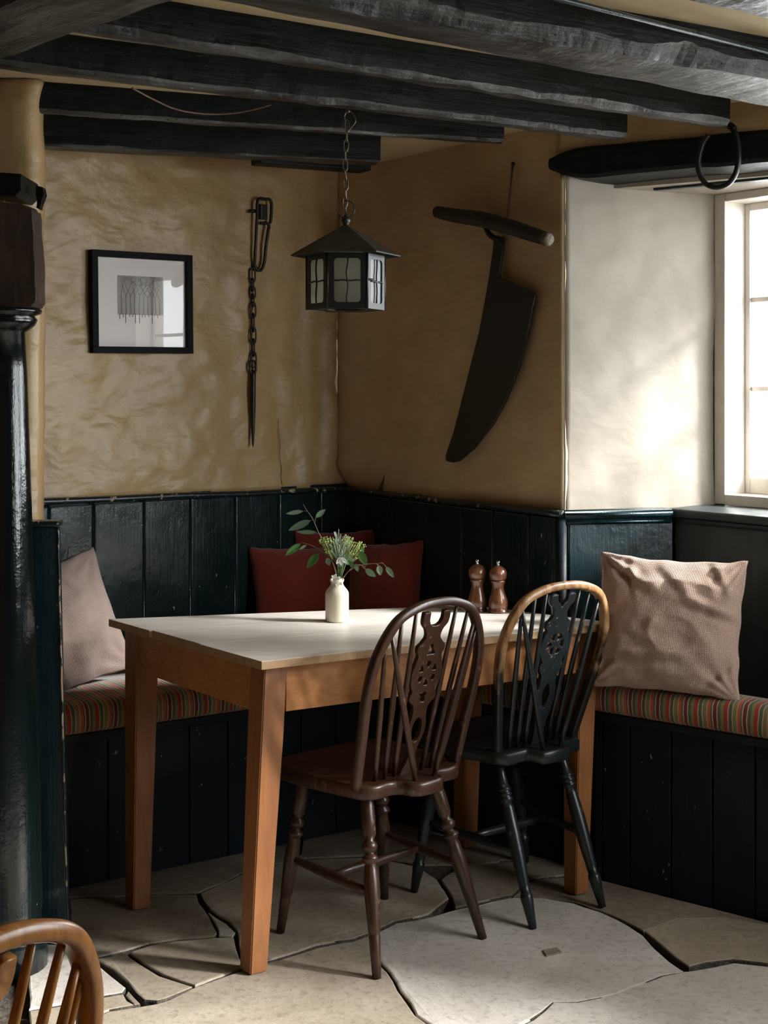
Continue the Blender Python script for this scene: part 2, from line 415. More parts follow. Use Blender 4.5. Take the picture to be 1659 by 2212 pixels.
LW = (CN-A0).length
wl = plaster_wall('wall_left', A0, CN, lambda f: 1.075, lambda f: ZC+.02, N1, WALL, .017, fold1)
wl['label'] = 'lumpy ochre plastered wall'
def fold2(s, z, L):
    return min(1, max(0, (z-1.07)/.08))*(.045*max(0, 1-s/.26)+(.006 if s < .26 else 0)*min(1, max(0, 1.5-z)/.4))+(.006*math.sin(s*26)*max(0, 1-s/.5))
wb = plaster_wall('wall_back', CN-D2*.0, E1, lambda f: 1.05, lambda f: ZC+.02, N2, WALL2, .007, fold2)
def crack(par, pts, A, D, N, rad):
    bm = bmesh.new(); q = [wall_pt(u, v, A, D, N, .004) for u, v in pts]
    tube(bm, cat(q, 4), rad, 6); obj('plaster_crack', bm, MORT, par, True)
crack(wb, [(837, 955), (832, 985), (828, 1010), (831, 1030), (824, 1048), (820, 1057)], CN, D2, N2, lambda t: .0012+.0045*t)
crack(wl, [(601, 905), (602, 935), (605, 958), (604, 985), (608, 1010), (607, 1030), (610, 1048)], A1, D1, N1, lambda t: .0009)
# reveal of the window (bright splay)
RV = Vector((WO.x, WO.y)); DR = (RV-E1).normalized(); NR = Vector((DR.y, -DR.x))
plaster_wall('wall_reveal', E1-DR*.0, RV+DR*.03, lambda f: 1.04, lambda f: 2.085, NR, WALLB, .006)
_rv = bpy.data.objects['wall_reveal']; bm = bmesh.new(); _q = E1-NR*.006+Vector((-.002, .004))
tube(bm, [(_q.x+.0015*N3((0, z*.05, 1), 5), _q.y+.002, 1.06+z*.0255) for z in range(41)], .009, 12); obj('plaster_edge', bm, CEIL, _rv, True)
# upper wall above the lintel
LD = Vector((.852, -.523)); LN = Vector((-.523, -.852)); LA = E1-LD*.03
RC = LA+LD*1.75
plaster_wall('wall_above_lintel', LA, RC, lambda f: 2.115-.02*f, lambda f: ZC+.02, LN, WALL, .006, thick=.3)
# near splay of the window and right wall with window 2
WE = WO+WD*W1W
NS1 = Vector((RX, 3.22))
dn = (NS1-WE).normalized()
plaster_wall('wall_near_reveal', WE-dn*.03, NS1, lambda f: 1.04, lambda f: ZC+.02, Vector((-abs(dn.y), abs(dn.x)*-1)) if False else Vector((dn.y, -dn.x)), WALLC, .004)
def slab(name, x0, x1, y0, y1, z0, z1, mat):
    if z0 == 0: z0 = -.08
    bm = bmesh.new(); box(bm, Vector(((x0+x1)/2, (y0+y1)/2, (z0+z1)/2)), (x1-x0, y1-y0, z1-z0)); return obj(name, bm, mat)
bm = bmesh.new()
for y0, y1, z0, z1 in ((-1.6, W2Y0, -.08, ZC+.02), (W2Y1, 3.22, -.08, ZC+.02), (W2Y0, W2Y1, -.08, W2Z0), (W2Y0, W2Y1, W2Z1, ZC+.02)):
    box(bm, Vector((RX+.15, (y0+y1)/2, (z0+z1)/2)), (.3, y1-y0, z1-z0))
struct(obj('wall_right', bm, WALLC))
bm = bmesh.new()
for x0, x1, z0, z1 in ((-2.8, RX+.3, -.08, ZC+.02),):
    box(bm, Vector(((x0+x1)/2, -1.72, (z0+z1)/2)), (x1-x0, .24, z1-z0))
struct(obj('wall_behind', bm, WALL))
struct(slab('wall_far_left', -2.95, -2.8, -1.75, 4.5, 0, ZC+.02, GREEN2))
struct(slab('ground', 2.1, 14, -8, 12, -.4, -.3, M_plain('outdoor_paving', (.22, .21, .2), .8)))
# ceiling
bm = bmesh.new(); box(bm, Vector((-.4, 1.9, ZC+.06)), (5.4, 7.6, .12)); struct(obj('ceiling', bm, CEIL))
# wall backing behind boards (solid, below the rail) + outside closure
def vslab(bm, A, B, N, z0, z1, t0, t1):
    if z0 == 0: z0 = -.08
    a, b_, c, d = A+N*t1, B+N*t1, B+N*t0, A+N*t0
    hexa(bm, [(*a, z0), (*b_, z0), (*c, z0), (*d, z0)], [(*a, z1), (*b_, z1), (*c, z1), (*d, z1)])
# ---- boards of the wainscot, each its own part of the wall it lines
def board(name, A, B, N, z0, z1a, z1b, parent, mat, th=.016, bev=.0045, off=.004):
    bm = bmesh.new(); a = A+N*off; b_ = B+N*off; c = B+N*(off+th); d = A+N*(off+th)
    hexa(bm, [(*d, z0), (*c, z0), (*b_, z0), (*a, z0)], [(*d, z1a), (*c, z1b), (*b_, z1b), (*a, z1a)], bev)
    return obj(name, bm, mat, parent)
def bead(A, B, N, z0, z1, parent, mat, off=.02):
    bm = bmesh.new(); q = (A+B)/2+N*off
    lathe(bm, (q.x, q.y, z0), (q.x, q.y, z1), [(0, .0045), (1, .0045)], 6); return obj('bead', bm, mat, parent, True)
us = [-90, 12, 106, 202.5, 312, 412, 508.5, 603, 692]
ts = [on_line(u, A1+N1*.02, D1) for u in us]; ts = [ts[0]-.5]+ts+[(CN-A1).length]
for a, b_ in zip(ts[:-1], ts[1:]):
    pa, pb = A1+D1*(a+.0035), A1+D1*(b_-.0035)
    board('wainscot_board', pa, pb, N1, 0, 1.062, 1.062, wl, GREEN)
    if b_ < ts[-1]: bead(A1+D1*(b_), A1+D1*(b_), N1, .02, 1.07, wl, GREEN, .015)
us2 = [786, 845, 920, 998, 1065, 1143, 1208]
ts = [0]+[on_line(u, CN+N2*.02, D2) for u in us2]; L2 = (E1-CN).length
for a, b_ in zip(ts[:-1], ts[1:]):
    board('wainscot_board', CN+D2*(a+.003), CN+D2*(b_-.003), N2, 0, 1.052-.015*a/L2, 1.052-.015*b_/L2, wb, GREEN)
    bead(CN+D2*b_, CN+D2*b_, N2, .02, 1.04, wb, GREEN, .015)
bm = bmesh.new(); q = E1-D2*.004+N2*.012
lathe(bm, (q.x, q.y, 0), (q.x, q.y, 1.04), [(0, .018), (.45, .017), (.5, .02), (.6, .018), (1, .018)], 12)
obj('corner_post', bm, GREEN2, wb, True)
# backing walls beneath
bm = bmesh.new(); vslab(bm, A0-D1*.2, CN+D1*.05, N1, 0, 1.085, -.12, .002); o = obj('wall_backing', bm, GREEN2, wl)
bm = bmesh.new(); vslab(bm, CN, E1, N2, 0, 1.05, -.12, .002); o = obj('wall_backing', bm, GREEN2, wb)
# ---- rails (trim)
def rail(name, pts, N0, mat, rad=.012, dep=.02):
    bm = bmesh.new(); tube(bm, pts, rad, 10, ry=dep, up=(N0.x, N0.y, 0)); o = obj(name, bm, mat, smooth=True); return struct(o)
def railpts(A, D, L, N, z0, z1, n=24, off=.018, seed=0):
    out = []
    for i in range(n+1):
        t = i/n; q = A+D*L*t+N*(off+.002*N3((t*9, seed, 0), 1)); out.append((q.x, q.y, z0+(z1-z0)*t+.003*N3((t*7, seed, 5), 1)))
    return out
ZR0 = lambda t: 1.10-.01*t/(CN-A1).length
rail('trim_1', railpts(A0, D1, (CN-A0).length, N1, 1.093, 1.065), N1, RAILM, .010, .02)
rail('trim_2', railpts(CN, D2, L2+.01, N2, 1.065, 1.052, seed=2), N2, RAILM, .010, .02)
# plank below the reveal
PR = Vector((.881, 4.26)); dpr = (PR-E1).normalized(); npr = Vector((dpr.y, -dpr.x))
revp = struct(slab('trim_3', 0, .001, 0, .001, 0, .001, GREENB)) if False else None
bm = bmesh.new(); vslab(bm, E1+dpr*.008, PR, npr, 0, 1.032, -.03, .012); bmesh.ops.bevel(bm, geom=bm.edges[:], offset=.004, segments=2, affect='EDGES')
rp = struct(obj('trim_3', bm, GREENB)); rp['label'] = 'blue-green panel under the bright window reveal'
bm = bmesh.new(); vslab(bm, E1-dpr*.012, PR+dpr*.002, npr, 1.036, 1.062, -.06, .026); bmesh.ops.bevel(bm, geom=bm.edges[:], offset=.007, segments=3, affect='EDGES'); obj('cap_moulding', bm, GREENB, rp, True)
bm = bmesh.new(); vslab(bm, E1-dpr*.004, PR, npr, 1.018, 1.034, -.03, .018); bmesh.ops.bevel(bm, geom=bm.edges[:], offset=.005, segments=2, affect='EDGES'); obj('cove_moulding', bm, GREENB, rp, True)
bm = bmesh.new(); vslab(bm, E1-npr*.06, RV+DR*.1-npr*.02, npr, 0, 1.05, -.2, -.0); struct(obj('wall_under_reveal', bm, GREEN2))
# window wall below sill + sill slab
SF = Vector((.893, 4.268)); SD = Vector((.593, -.805)); SN = Vector((-.805, -.593))
SL = 1.55
bm = bmesh.new(); vslab(bm, SF, SF+SD*SL, SN, 0, 1.035, -.03, 0); bmesh.ops.bevel(bm, geom=bm.edges[:], offset=.003, segments=1, affect='EDGES')
sp = struct(obj('trim_4', bm, GREENC)); sp['label'] = 'blue-green panelling under the window sill'
bm = bmesh.new(); vslab(bm, SF-SD*.012, SF+SD*SL, SN, 1.018, 1.034, -.02, .009); bmesh.ops.bevel(bm, geom=bm.edges[:], offset=.004, segments=2, affect='EDGES'); obj('cove_moulding', bm, GREENC, sp, True)
bm = bmesh.new()
a = SF-SD*.015+SN*.016; b_ = SF+SD*SL+SN*.016; c = WE+WD*.5-WN*.06; d = WO-WN*.06-WD*.05
hexa(bm, [(*d, 1.036), (*c, 1.036), (*b_, 1.036), (*a, 1.036)][::-1], [(*d, 1.062), (*c, 1.062), (*b_, 1.062), (*a, 1.062)][::-1], .006)
obj('sill_board', bm, GREENC, sp, True)
# ------------------------------------------------------------------ windows
def window(name, O, D, N, wd, z0, z1, cols, rows, dep=.085, casing=.042, back=.16):
    """O,D on the room face of the casing; N into the room"""
    W = empty(name, (O.x, O.y, z0)); struct(W); W['label'] = 'white painted small-paned window'
    def part(nm, s0, s1, t0, t1, za, zb, mat=WHITE, bev=.003, par=None):
        bm = bmesh.new(); p = [O+D*s0+N*t1, O+D*s1+N*t1, O+D*s1+N*t0, O+D*s0+N*t0]
        hexa(bm, [(*q, za) for q in p], [(*q, zb) for q in p], bev)
        o = obj(nm, bm, mat, W if par is None else par)
        o.location = -Vector((O.x, O.y, z0)) if par is None else (0, 0, 0); return o
    c = casing
    part('casing', 0, c, -back, .012, z0-.01, z1); part('casing', wd-c, wd, -back, .012, z0-.01, z1)
    part('casing', c, wd-c, -back, .012, z1-c*.6, z1); part('window_sill', c, wd-c, -back, .014, z0-.012, z0+.022)
    s0, s1, za, zb = c, wd-c, z0+.022, z1-c*.6
    st = .034
    fr = part('sash', s0, s0+st*.6, -dep-.04, -dep, za, zb); part('sash', s1-st*.6, s1, -dep-.04, -dep, za, zb)
    part('sash', s0+st*.6, s1-st*.6, -dep-.04, -dep, za, za+.05); part('sash', s0+st*.6, s1-st*.6, -dep-.04, -dep, zb-st*.7, zb)
    x0, x1, y0, y1 = s0+st*.6, s1-st*.6, za+.05, zb-st*.7
    for i in range(1, cols): 
        x = x0+(x1-x0)*i/cols; part('glazing_bar', x-.009, x+.009, -dep-.032, -dep-.006, y0, y1)
    for j in range(1, rows):
        y = y0+(y1-y0)*j/rows; part('glazing_bar', x0, x1, -dep-.031, -dep-.007, y-.008, y+.008)
    for i in range(cols):
        for j in range(rows):
            part('pane', x0+(x1-x0)*i/cols+.004, x0+(x1-x0)*(i+1)/cols-.004, -dep-.0215, -dep-.018, y0+(y1-y0)*j/rows+.004, y0+(y1-y0)*(j+1)/rows-.004, GLASS, 0)
    return W
window('window_1', WO, WD, WN, W1W, W1Z0, W1Z1, 3, 3)
window('window_2', Vector((RX+.12, W2Y1)), Vector((0, -1)), Vector((-1, 0)), W2Y1-W2Y0, W2Z0, W2Z1, 3, 3)
# masonry closing around the window head, under sill and the soffit
bm = bmesh.new()
p = [E1+LD*.02-LN*.14, LA+LD*1.70-LN*.14, WE+WD*.55, WE+WD*.55-WN*.2, WO-WN*.2-WD*.1, WO-WD*.06]
hexa(bm, [(*q, 2.045) for q in p], [(*q, ZC+.02) for q in p]); o = struct(obj('wall_soffit', bm, WALLB)); o['label'] = 'plastered soffit over the window'
bm = bmesh.new(); p = [SF-SN*.03, SF+SD*SL-SN*.03, WE+WD*.1-WN*.16, WO-WN*.16]
hexa(bm, [(*q, -.08) for q in p], [(*q, 1.034) for q in p]); struct(obj('wall_under_sill', bm, GREEN2))
# right part beyond window below near reveal
bm = bmesh.new(); vslab(bm, WE, NS1, Vector((dn.y, -dn.x)), 0, 1.06, -.12, 0); struct(obj('wall_near_panel', bm, GREEN2))
# ------------------------------------------------------------------ lintel
lin = empty('lintel_beam', (LA.x, LA.y, 2.06)); tag(lin, 'thick dark timber lintel over the window with a ragged left end', 'beam')
bm = bmesh.new(); n = 40; rings = []
for i in range(n+1):
    t = i/n; s = -.015+1.62*t
    q = LA+LD*s
    rnd = .05*max(0, 1-t*n/3.0)**2
    zt = 2.150+.0*t+.006*N3((s*6, 0, 0), 1, 3)-rnd*.5; zb = 2.058+.004*N3((s*9, 4, 0), 1, 4)+rnd*.7
    f = .022+.004*N3((s*5, 1, 1), 1, 5)
    bk = -.15+.01*N3((s*6, 9, 1), 1, 6)
    pr = [(f-.006, zt), (f, zt-.012), (f+.003*N3((s*20, 0, 3), 1), (zt+zb)/2), (f, zb+.012), (f-.008, zb+.001), ((f+bk)/2, zb+.002*N3((s*30, 3, 3), 1)), (bk, zb), (bk, zt)]
    rings.append([bm.verts.new((*(q+LN*a-Vector((LA.x, LA.y))), z-2.06)) for a, z in pr])
for i in range(n):
    for k in range(8): bm.faces.new((rings[i][k], rings[i][(k+1) % 8], rings[i+1][(k+1) % 8], rings[i+1][k]))
bm.faces.new(rings[0]); bm.faces.new(rings[-1])
obj('timber', bm, BEAM, lin)
a = P(1415, 401, d=4.27); b_ = P(1659, 379, d=4.05); b_ = a+(b_-a)*1.9; a.z = b_.z = 2.0475
bm = bmesh.new(); dd = (b_-a); nn = Vector((dd.y, -dd.x, 0)).normalized()
h = .010; wv = .013
hexa(bm, [a-nn*wv-Vector((0, 0, h)), b_-nn*wv-Vector((0, 0, h)), b_+nn*wv-Vector((0, 0, h)), a+nn*wv-Vector((0, 0, h))], [a-nn*wv+Vector((0, 0, h)), b_-nn*wv+Vector((0, 0, h)), b_+nn*wv+Vector((0, 0, h)), a+nn*wv+Vector((0, 0, h))], .003)
tag(obj('wooden_batten', bm, GREENB), 'slim dark batten fixed under the lintel above the window', 'batten')
# ------------------------------------------------------------------ ceiling beams
def beam(label, a, b, wa, wb_, za, zb, cham=.012, seed=0, ztop=ZC+.005, sag=0, n=130, name='ceiling_beam'):
    a = Vector(a[:2]); b = Vector(b[:2]); D = (b-a); L = D.length; D /= L; Nn = Vector((-D.y, D.x))   # away from camera
    if Nn.y < 0: Nn = -Nn
    bm = bmesh.new(); rings = []
    for i in range(n+1):
        t = i/n; s = L*t
        j = lambda k, A=.005, f=5: A*N3((s*f, k*3.7+seed*11, seed), 1)
        wdt = wa+(wb_-wa)*t; z = za+(zb-za)*t-sag*math.sin(math.pi*t); c = cham*(1+.6*j(7, 1, 4))
        c *= 1+.25*j(12, 1, 9)+.15*j(13, 1, 27)
        pr = [(j(1), ztop), (j(2, .004), z+c*1.6+.02), (j(3, .006)+j(14, .003, 25), z+c+j(15, .002, 21)), (c*.9+j(4, .007, 12), z+j(5, .005, 14)), (wdt*.5, z+j(8, .004)+j(16, .003, 22)), (wdt-.006+j(6, .006), z+.004+j(9, .004, 8)), (wdt+j(6, .006), z+.014), (wdt, ztop)]
        q0 = a+D*s
        rings.append([bm.verts.new((s, x, zz-2.15)) for x, zz in pr])
    for i in range(n):
        for k in range(8): bm.faces.new((rings[i][k], rings[i][(k+1) % 8], rings[i+1][(k+1) % 8], rings[i+1][k]))
    for k_, ff in enumerate(bm.faces): ff.material_index = 1 if k_ % 8 in (2, 3, 4) else 0  # chamfer and underside faces get the sheen-tinted material
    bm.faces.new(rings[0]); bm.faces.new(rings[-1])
    o = obj(name, bm, BEAM); o.data.materials.append(BEAM_SHEEN); o.location = (a.x, a.y, 2.15); o.rotation_euler = (0, 0, math.atan2(D.y, D.x))
    return tag(o, label, 'beam')
def seg(u0, v0, u1, v1, z, e0=0, e1=0):
    p = P(u0, v0, z=z).xy; q = P(u1, v1, z=z).xy; d = (q-p).normalized()
    return p-d*e0, q+d*e1
a, b_ = seg(830, -35, 1659, 5, 2.15); 
a, b_ = P(1510, -42, z=2.15).xy, P(1659, -8, z=2.15).xy; d = (b_-a).normalized()
beam('nearest ceiling beam, only its pitted edge showing in the top right corner', a-d*2.2, b_+d*.9, .12, .12, 2.15, 2.15, .015, 1)
a, b_ = seg(830, 22, 1659, 158, 2.155, 1.05, .85)
beam('second ceiling beam from the top right, wide, worn and full of old holes', a, b_, .03, .33, 2.15, 2.15, .03, 2)
a, b_ = seg(250, 75, 1500, 262, 2.15, .35, .14)
beam('third ceiling beam, ending in the wall above the right end of the lintel', a, b_, .056, .076, 2.15, 2.155, .014, 3)
a, b_ = seg(90, 150, 1235, 283, 2.15, .30, .20)
beam('fourth ceiling beam, from which the lantern hangs', a, b_, .062, .080, 2.15, 2.15, .013, 4)
a, b_ = seg(80, 243, 1010, 309, 2.155, .35, .12)
beam('fifth ceiling beam, behind the lantern chain', a, b_, .05, .06, 2.155, 2.165, .008, 5)
a, b_ = seg(80, 303, 790, 346, 2.155, .4, .05)
beam('farthest ceiling beam, lying along the top of the ochre wall', a, b_, .09, .11, 2.136, 2.152, .006, 6)
a, b_ = P(-200, 150, z=2.09).xy, P(480, -60, z=2.09).xy; d = (b_-a).normalized()
aa = P(-60, 158, z=2.095).xy; bb = P(407, 4, z=2.095).xy; d = (bb-aa).normalized()
off = Vector((-d.y, d.x)); off = off if off.y < 0 else -off
beam('big cross beam in the top left corner carrying the other beams', aa+off*.24-d*.9, bb+off*.24+d*2.6, .24, .24, 2.10, 2.10, .03, 7)
# slim conduit on the side of beam 2
p0, p1 = P(1000, -6, d=2.60), P(1659, 145, d=3.19)
p0.z = p1.z = 2.2
dr = (p1-p0).normalized()
bm = bmesh.new(); tube(bm, [p0-dr*.8+Vector((0, -.0, 0)), p1+dr*.5], .006, 8)
tag(obj('cable_conduit', bm, GREENB, smooth=True), 'slim painted conduit along the side of the wide pitted beam', 'conduit')
# short dark bracket under farthest beam at the corner
bl = empty('timber_packer', (0, 0, 0)); tag(bl, 'short black timber block with an iron pin under the far beam end', 'block')
pa, pb = P(560, 338, z=2.165), P(798, 356, z=2.175); d = (pb-pa).normalized()
bm = bmesh.new(); nn = Vector((-d.y, d.x, 0)).normalized()
hexa(bm, [pa-nn*.012-Vector((0, 0, .022)), pb-nn*.012-Vector((0, 0, .022)), pb+nn*.06-Vector((0, 0, .022)), pa+nn*.06-Vector((0, 0, .022))],
     [pa-nn*.012+Vector((0, 0, .055)), pb-nn*.012+Vector((0, 0, .055)), pb+nn*.06+Vector((0, 0, .055)), pa+nn*.06+Vector((0, 0, .055))], .006)
obj('timber', bm, BEAM, bl)
bm = bmesh.new(); q = pb-nn*.012-d*.02+Vector((0, 0, .01)); lathe(bm, q+nn*.01, q-nn*.02, [(0, .005), (.7, .005), (.75, .009), (1, .006)], 8); obj('iron_pin', bm, IRONG, bl, True)

# ------------------------------------------------------------------ floor: flagstones
floor = empty('floor', (0, 0, 0)); struct(floor); floor['label'] = 'uneven worn flagstone floor'
bm = bmesh.new(); box(bm, Vector((-.4, 1.75, -.066)), (5.2, 7.4, .08)); obj('joint_bed', bm, MORT, floor)
def flag(px, mat, dz=0, world=False, inset=.004, seed=0):
    pts = [Vector(p) for p in px] if world else [P(u, v, z=0).xy for u, v in px]
    # densify and roughen
    q = []; m = len(pts)
    for i in range(m):
        a, b = pts[i], pts[(i+1) % m]; L = (b-a).length; k = max(1, min(10, int(L/.045)))
        for j in range(k):
            p = a+(b-a)*j/k; q.append(p+Vector((N3((p.x, p.y, 1), 14, 1), N3((p.x, p.y, 7), 14, 2)))*.008)
    m = len(q); area = sum(q[i].x*q[(i+1) % m].y-q[(i+1) % m].x*q[i].y for i in range(m))
    if area < 0: q.reverse()
    def shrink(r, d):
        out = []
        for i in range(len(r)):
            e1 = (r[i]-r[i-1]).normalized(); e2 = (r[(i+1) % len(r)]-r[i]).normalized()
            n = Vector((-(e1.y+e2.y), e1.x+e2.x)); n = n.normalized() if n.length > 1e-5 else n
            out.append(r[i]+n*(d*(.15+1.2*max(0, min(1, .5+1.1*N3((r[i].x, r[i].y, 0), 2.6, 21)+.6*N3((r[i].x, r[i].y, 0), 11, 22))))))
        return out
    r0 = shrink(q, inset); r1 = shrink(q, inset+.0012); r2 = shrink(q, inset+.0045)
    bm = bmesh.new(); rg = []
    hz = lambda p: dz+.0025*N3((p.x, p.y, 0), 4, 9)
    for r, z in ((r0, lambda p: -.03), (r0, lambda p: hz(p)-.005), (r1, lambda p: hz(p)-.0012), (r2, hz)):
        rg.append([bm.verts.new((p.x, p.y, z(p))) for p in r])
    for a, b in zip(rg[:-1], rg[1:]):
        for i in range(m): bm.faces.new((a[i], a[(i+1) % m], b[(i+1) % m], b[i]))
    f = bm.faces.new(rg[-1])
    bm.faces.ensure_lookup_table()
    for ff in bm.faces: ff.material_index = 1 if ff.calc_center_median().z < dz-.0035 and ff.calc_area() > 0 and len(ff.verts) == 4 else 0
    o = obj('flagstone', bm, mat, floor); o.data.materials.append(MORT); return o
b1 = [(811, 2012), (855, 1993), (929, 1980), (983, 1964), (1060, 1948), (1111, 1938)]     # top edge of big slab
b2 = [(1174, 1939), (1238, 1949), (1302, 1971), (1360, 1999), (1391, 2021), (1417, 2047), (1449, 2076), (1482, 2098)]
b3 = [(1482, 2098), (1430, 2107), (1366, 2133), (1302, 2155), (1245, 2165), (1194, 2165), (1174, 2184), (1149, 2203), (1100, 2225), (1010, 2300)]
b4 = [(811, 2012), (812, 2063), (836, 2101), (862, 2139), (900, 2190), (940, 2225), (1010, 2300)]
S0, S1, S2 = STONE
flag(b1+b2+b3[1:]+b4[::-1][1:-1], S0)
flag(b3[::-1]+[(1494, 2097), (1525, 2089), (1583, 2079), (1659, 2088), (1800, 2110), (1900, 2300), (1700, 2500), (1200, 2500)], S0, .001)
flag([(1391, 2012), (1442, 1994), (1468, 1986), (1560, 1983), (1720, 2010), (1800, 2105), (1659, 2082), (1583, 2073), (1525, 2082), (1490, 2090), (1455, 2068), (1423, 2040)], S1, .002)
flag([(1174, 1936), (1111, 1934), (1130, 1905), (1300, 1880), (1420, 1900), (1560, 1950), (1720, 2006), (1560, 1980), (1468, 1982), (1391, 2008), (1302, 1967), (1238, 1945)], S2, -.003)
bl5 = [(570, 2078), (600, 2068), (683, 2040), (766, 2027), (811, 2008)]
flag(bl5+[(855, 1989), (929, 1974), (972, 1940), (945, 1900), (905, 1870), (800, 1850), (640, 1858), (520, 1890), (430, 1930), (447, 1962), (490, 1990), (512, 2010), (515, 2040), (530, 2086)], S1, .0)
flag([(983, 1961), (975, 1936), (950, 1900), (1000, 1870), (1120, 1860), (1130, 1902), (1108, 1932), (1060, 1944)], S2, .001)
b6 = [(570, 2080), (515, 2097), (456, 2118), (422, 2132), (363, 2160), (340, 2166), (295, 2174), (236, 2185), (160, 2215), (60, 2300)]
flag([(811, 2014), (766, 2032), (683, 2046), (600, 2074)]+b6+[(60, 2500), (1000, 2500), (1010, 2305)]+b4[::-1][1:-1], S1, .0005)
flag([(274, 2055), (321, 2040), (380, 2032), (464, 2024), (506, 2024), (512, 2045), (530, 2088), (515, 2094), (456, 2115), (424, 2128), (350, 2104), (310, 2082)], S1, -.001)
flag([(272, 2057), (308, 2084), (348, 2106), (422, 2131), (363, 2157), (342, 2162), (310, 2160), (291, 2143), (270, 2120), (240, 2095), (202, 2072), (235, 2064)], S1, .0)
flag([(152, 2044), (148, 1940), (250, 1938), (350, 1929), (426, 1930), (442, 1964), (460, 1990), (470, 2014), (464, 2021), (380, 2027), (321, 2036), (272, 2050), (230, 2060), (200, 2068)], S2, -.002)
flag([(446, 1966), (488, 1992), (510, 2012), (502, 2021), (472, 2018), (463, 1990)], S0, -.004, inset=.003)
flag([(60, 1960), (148, 1966), (150, 2046), (240, 2103), (270, 2130), (262, 2142), (216, 2152), (150, 2165), (60, 2180)], S0, -.001)
flag([(216, 2155), (264, 2145), (276, 2160), (294, 2170), (236, 2181), (160, 2210), (60, 2290), (60, 2184), (150, 2169)], S1, 0)
flag([(274, 2135), (292, 2150), (306, 2165), (290, 2168), (279, 2158), (266, 2146)], S2, -.003, inset=.001)
# small square patch let into the big slab
bm = bmesh.new(); pp = [P(u, v, z=.0045) for u, v in ((1172, 2051), (1203, 2046), (1215, 2056), (1180, 2063))]
hexa(bm, [p-Vector((0, 0, .012)) for p in pp], pp, .0008); obj('stone_plug', bm, STONE[2], floor)
# stones under the benches and toward the camera outside the traced area
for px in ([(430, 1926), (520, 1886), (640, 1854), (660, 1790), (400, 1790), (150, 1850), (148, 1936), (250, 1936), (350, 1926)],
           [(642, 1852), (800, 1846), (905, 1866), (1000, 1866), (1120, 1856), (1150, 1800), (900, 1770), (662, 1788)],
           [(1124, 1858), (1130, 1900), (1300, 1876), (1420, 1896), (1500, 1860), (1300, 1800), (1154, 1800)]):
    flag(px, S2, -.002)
random.seed(3)
y = 2.55
while y > -1.5:
    x = -2.7; hgt = .55
    while x < 1.9:
        wdt = .5+random.random()*.4
        if not (y > 2.0 and -1 < x < 1):
            pass
        x2 = min(x+wdt, 1.93)
        flag([(x, y-hgt), (x2, y-hgt), (x2, y), (x, y)], random.choice(STONE), world=True); x = x2+.001
    y -= hgt
for (x0, x1) in ((-2.75, -1.9), (-1.9, -1.05)):
    for k in range(3): flag([(x0, 2.56+k*.6), (x1, 2.56+k*.6), (x1, 3.15+k*.6), (x0, 3.15+k*.6)], random.choice(STONE), world=True)
# ------------------------------------------------------------------ benches
def bench(label, fr, bk, zt, us, A, D, N, cush_label):
    """fr: front polyline (2 pts), bk: back polyline"""
    b = empty('bench', (fr[0].x, fr[0].y, 0)); tag(b, label, 'bench')
    O = Vector((fr[0].x, fr[0].y, 0))
    bm = bmesh.new(); ring = fr+bk[::-1]
    area = sum(ring[i].x*ring[(i+1) % len(ring)].y-ring[(i+1) % len(ring)].x*ring[i].y for i in range(len(ring)))
    hexa(bm, [(q.x-O.x, q.y-O.y, zt-.025) for q in ring], [(q.x-O.x, q.y-O.y, zt) for q in ring], .004)
    obj('seat_board', bm, GREEN2, b)
    D_ = (fr[1]-fr[0]).normalized(); Nf = Vector((D_.y, -D_.x))
    ts = us
    for a, c in zip(ts[:-1], ts[1:]):
        o = board('front_board', fr[0]-Nf*.045+D_*(a+.002), fr[0]-Nf*.045+D_*(c-.002), Nf, 0.0, zt-.027, zt-.027, b, GREEN2, .018, .003)
        o.location = -O
    return b
BF0 = Vector((.60, 4.035)); BFD = Vector((.776, -.631)); BFN = Vector((-.631, -.776))
bf1 = BF0+BFD*1.55
tsb = [on_line(u, BF0-BFN*.02, BFD) for u in (1359, 1448.6, 1538, 1630)]
tsb = [0, tsb[0]-.09]+tsb+[tsb[-1]+.085*k for k in range(1, 9)]; tsb = [t for t in tsb if t < 1.5]+[1.55]
br = bench('dark window bench with boarded front under the striped seat pad', [BF0, bf1], [E1+npr*.015+Vector((.02, .0)), PR+npr*.015-Vector((.004,0)), SF+SN*.003+SD*.01, SF+SD*1.2+SN*.003], .495, tsb, BF0, BFD, BFN, '')
L1F0 = Vector((-.904, 3.935)); L1FD = Vector((.83, .557)).normalized()
lf1 = L1F0+L1FD*1.12
tsl = [-.25+.13*k for k in range(11)]+[1.12]
L1S = L1F0-L1FD*.25
bl_ = bench('dark wall bench beneath the ochre wall, striped pad on top', [L1S, lf1], [A1-D1*.25+N1*.022, CN-D1*.03+N1*.022+N2*.0], .443, [0]+[t+.25 for t in tsl[1:]], L1F0, L1FD, None, '')
bkf = [lf1+L1FD*.004, Vector((.53, 4.165))]
bb_ = bench('dark bench in the back corner behind the table', bkf, [CN+D2*.03+N2*.024, E1+N2*.03-D2*.02], .443, [0, (bkf[1]-bkf[0]).length], lf1, None, None, '')
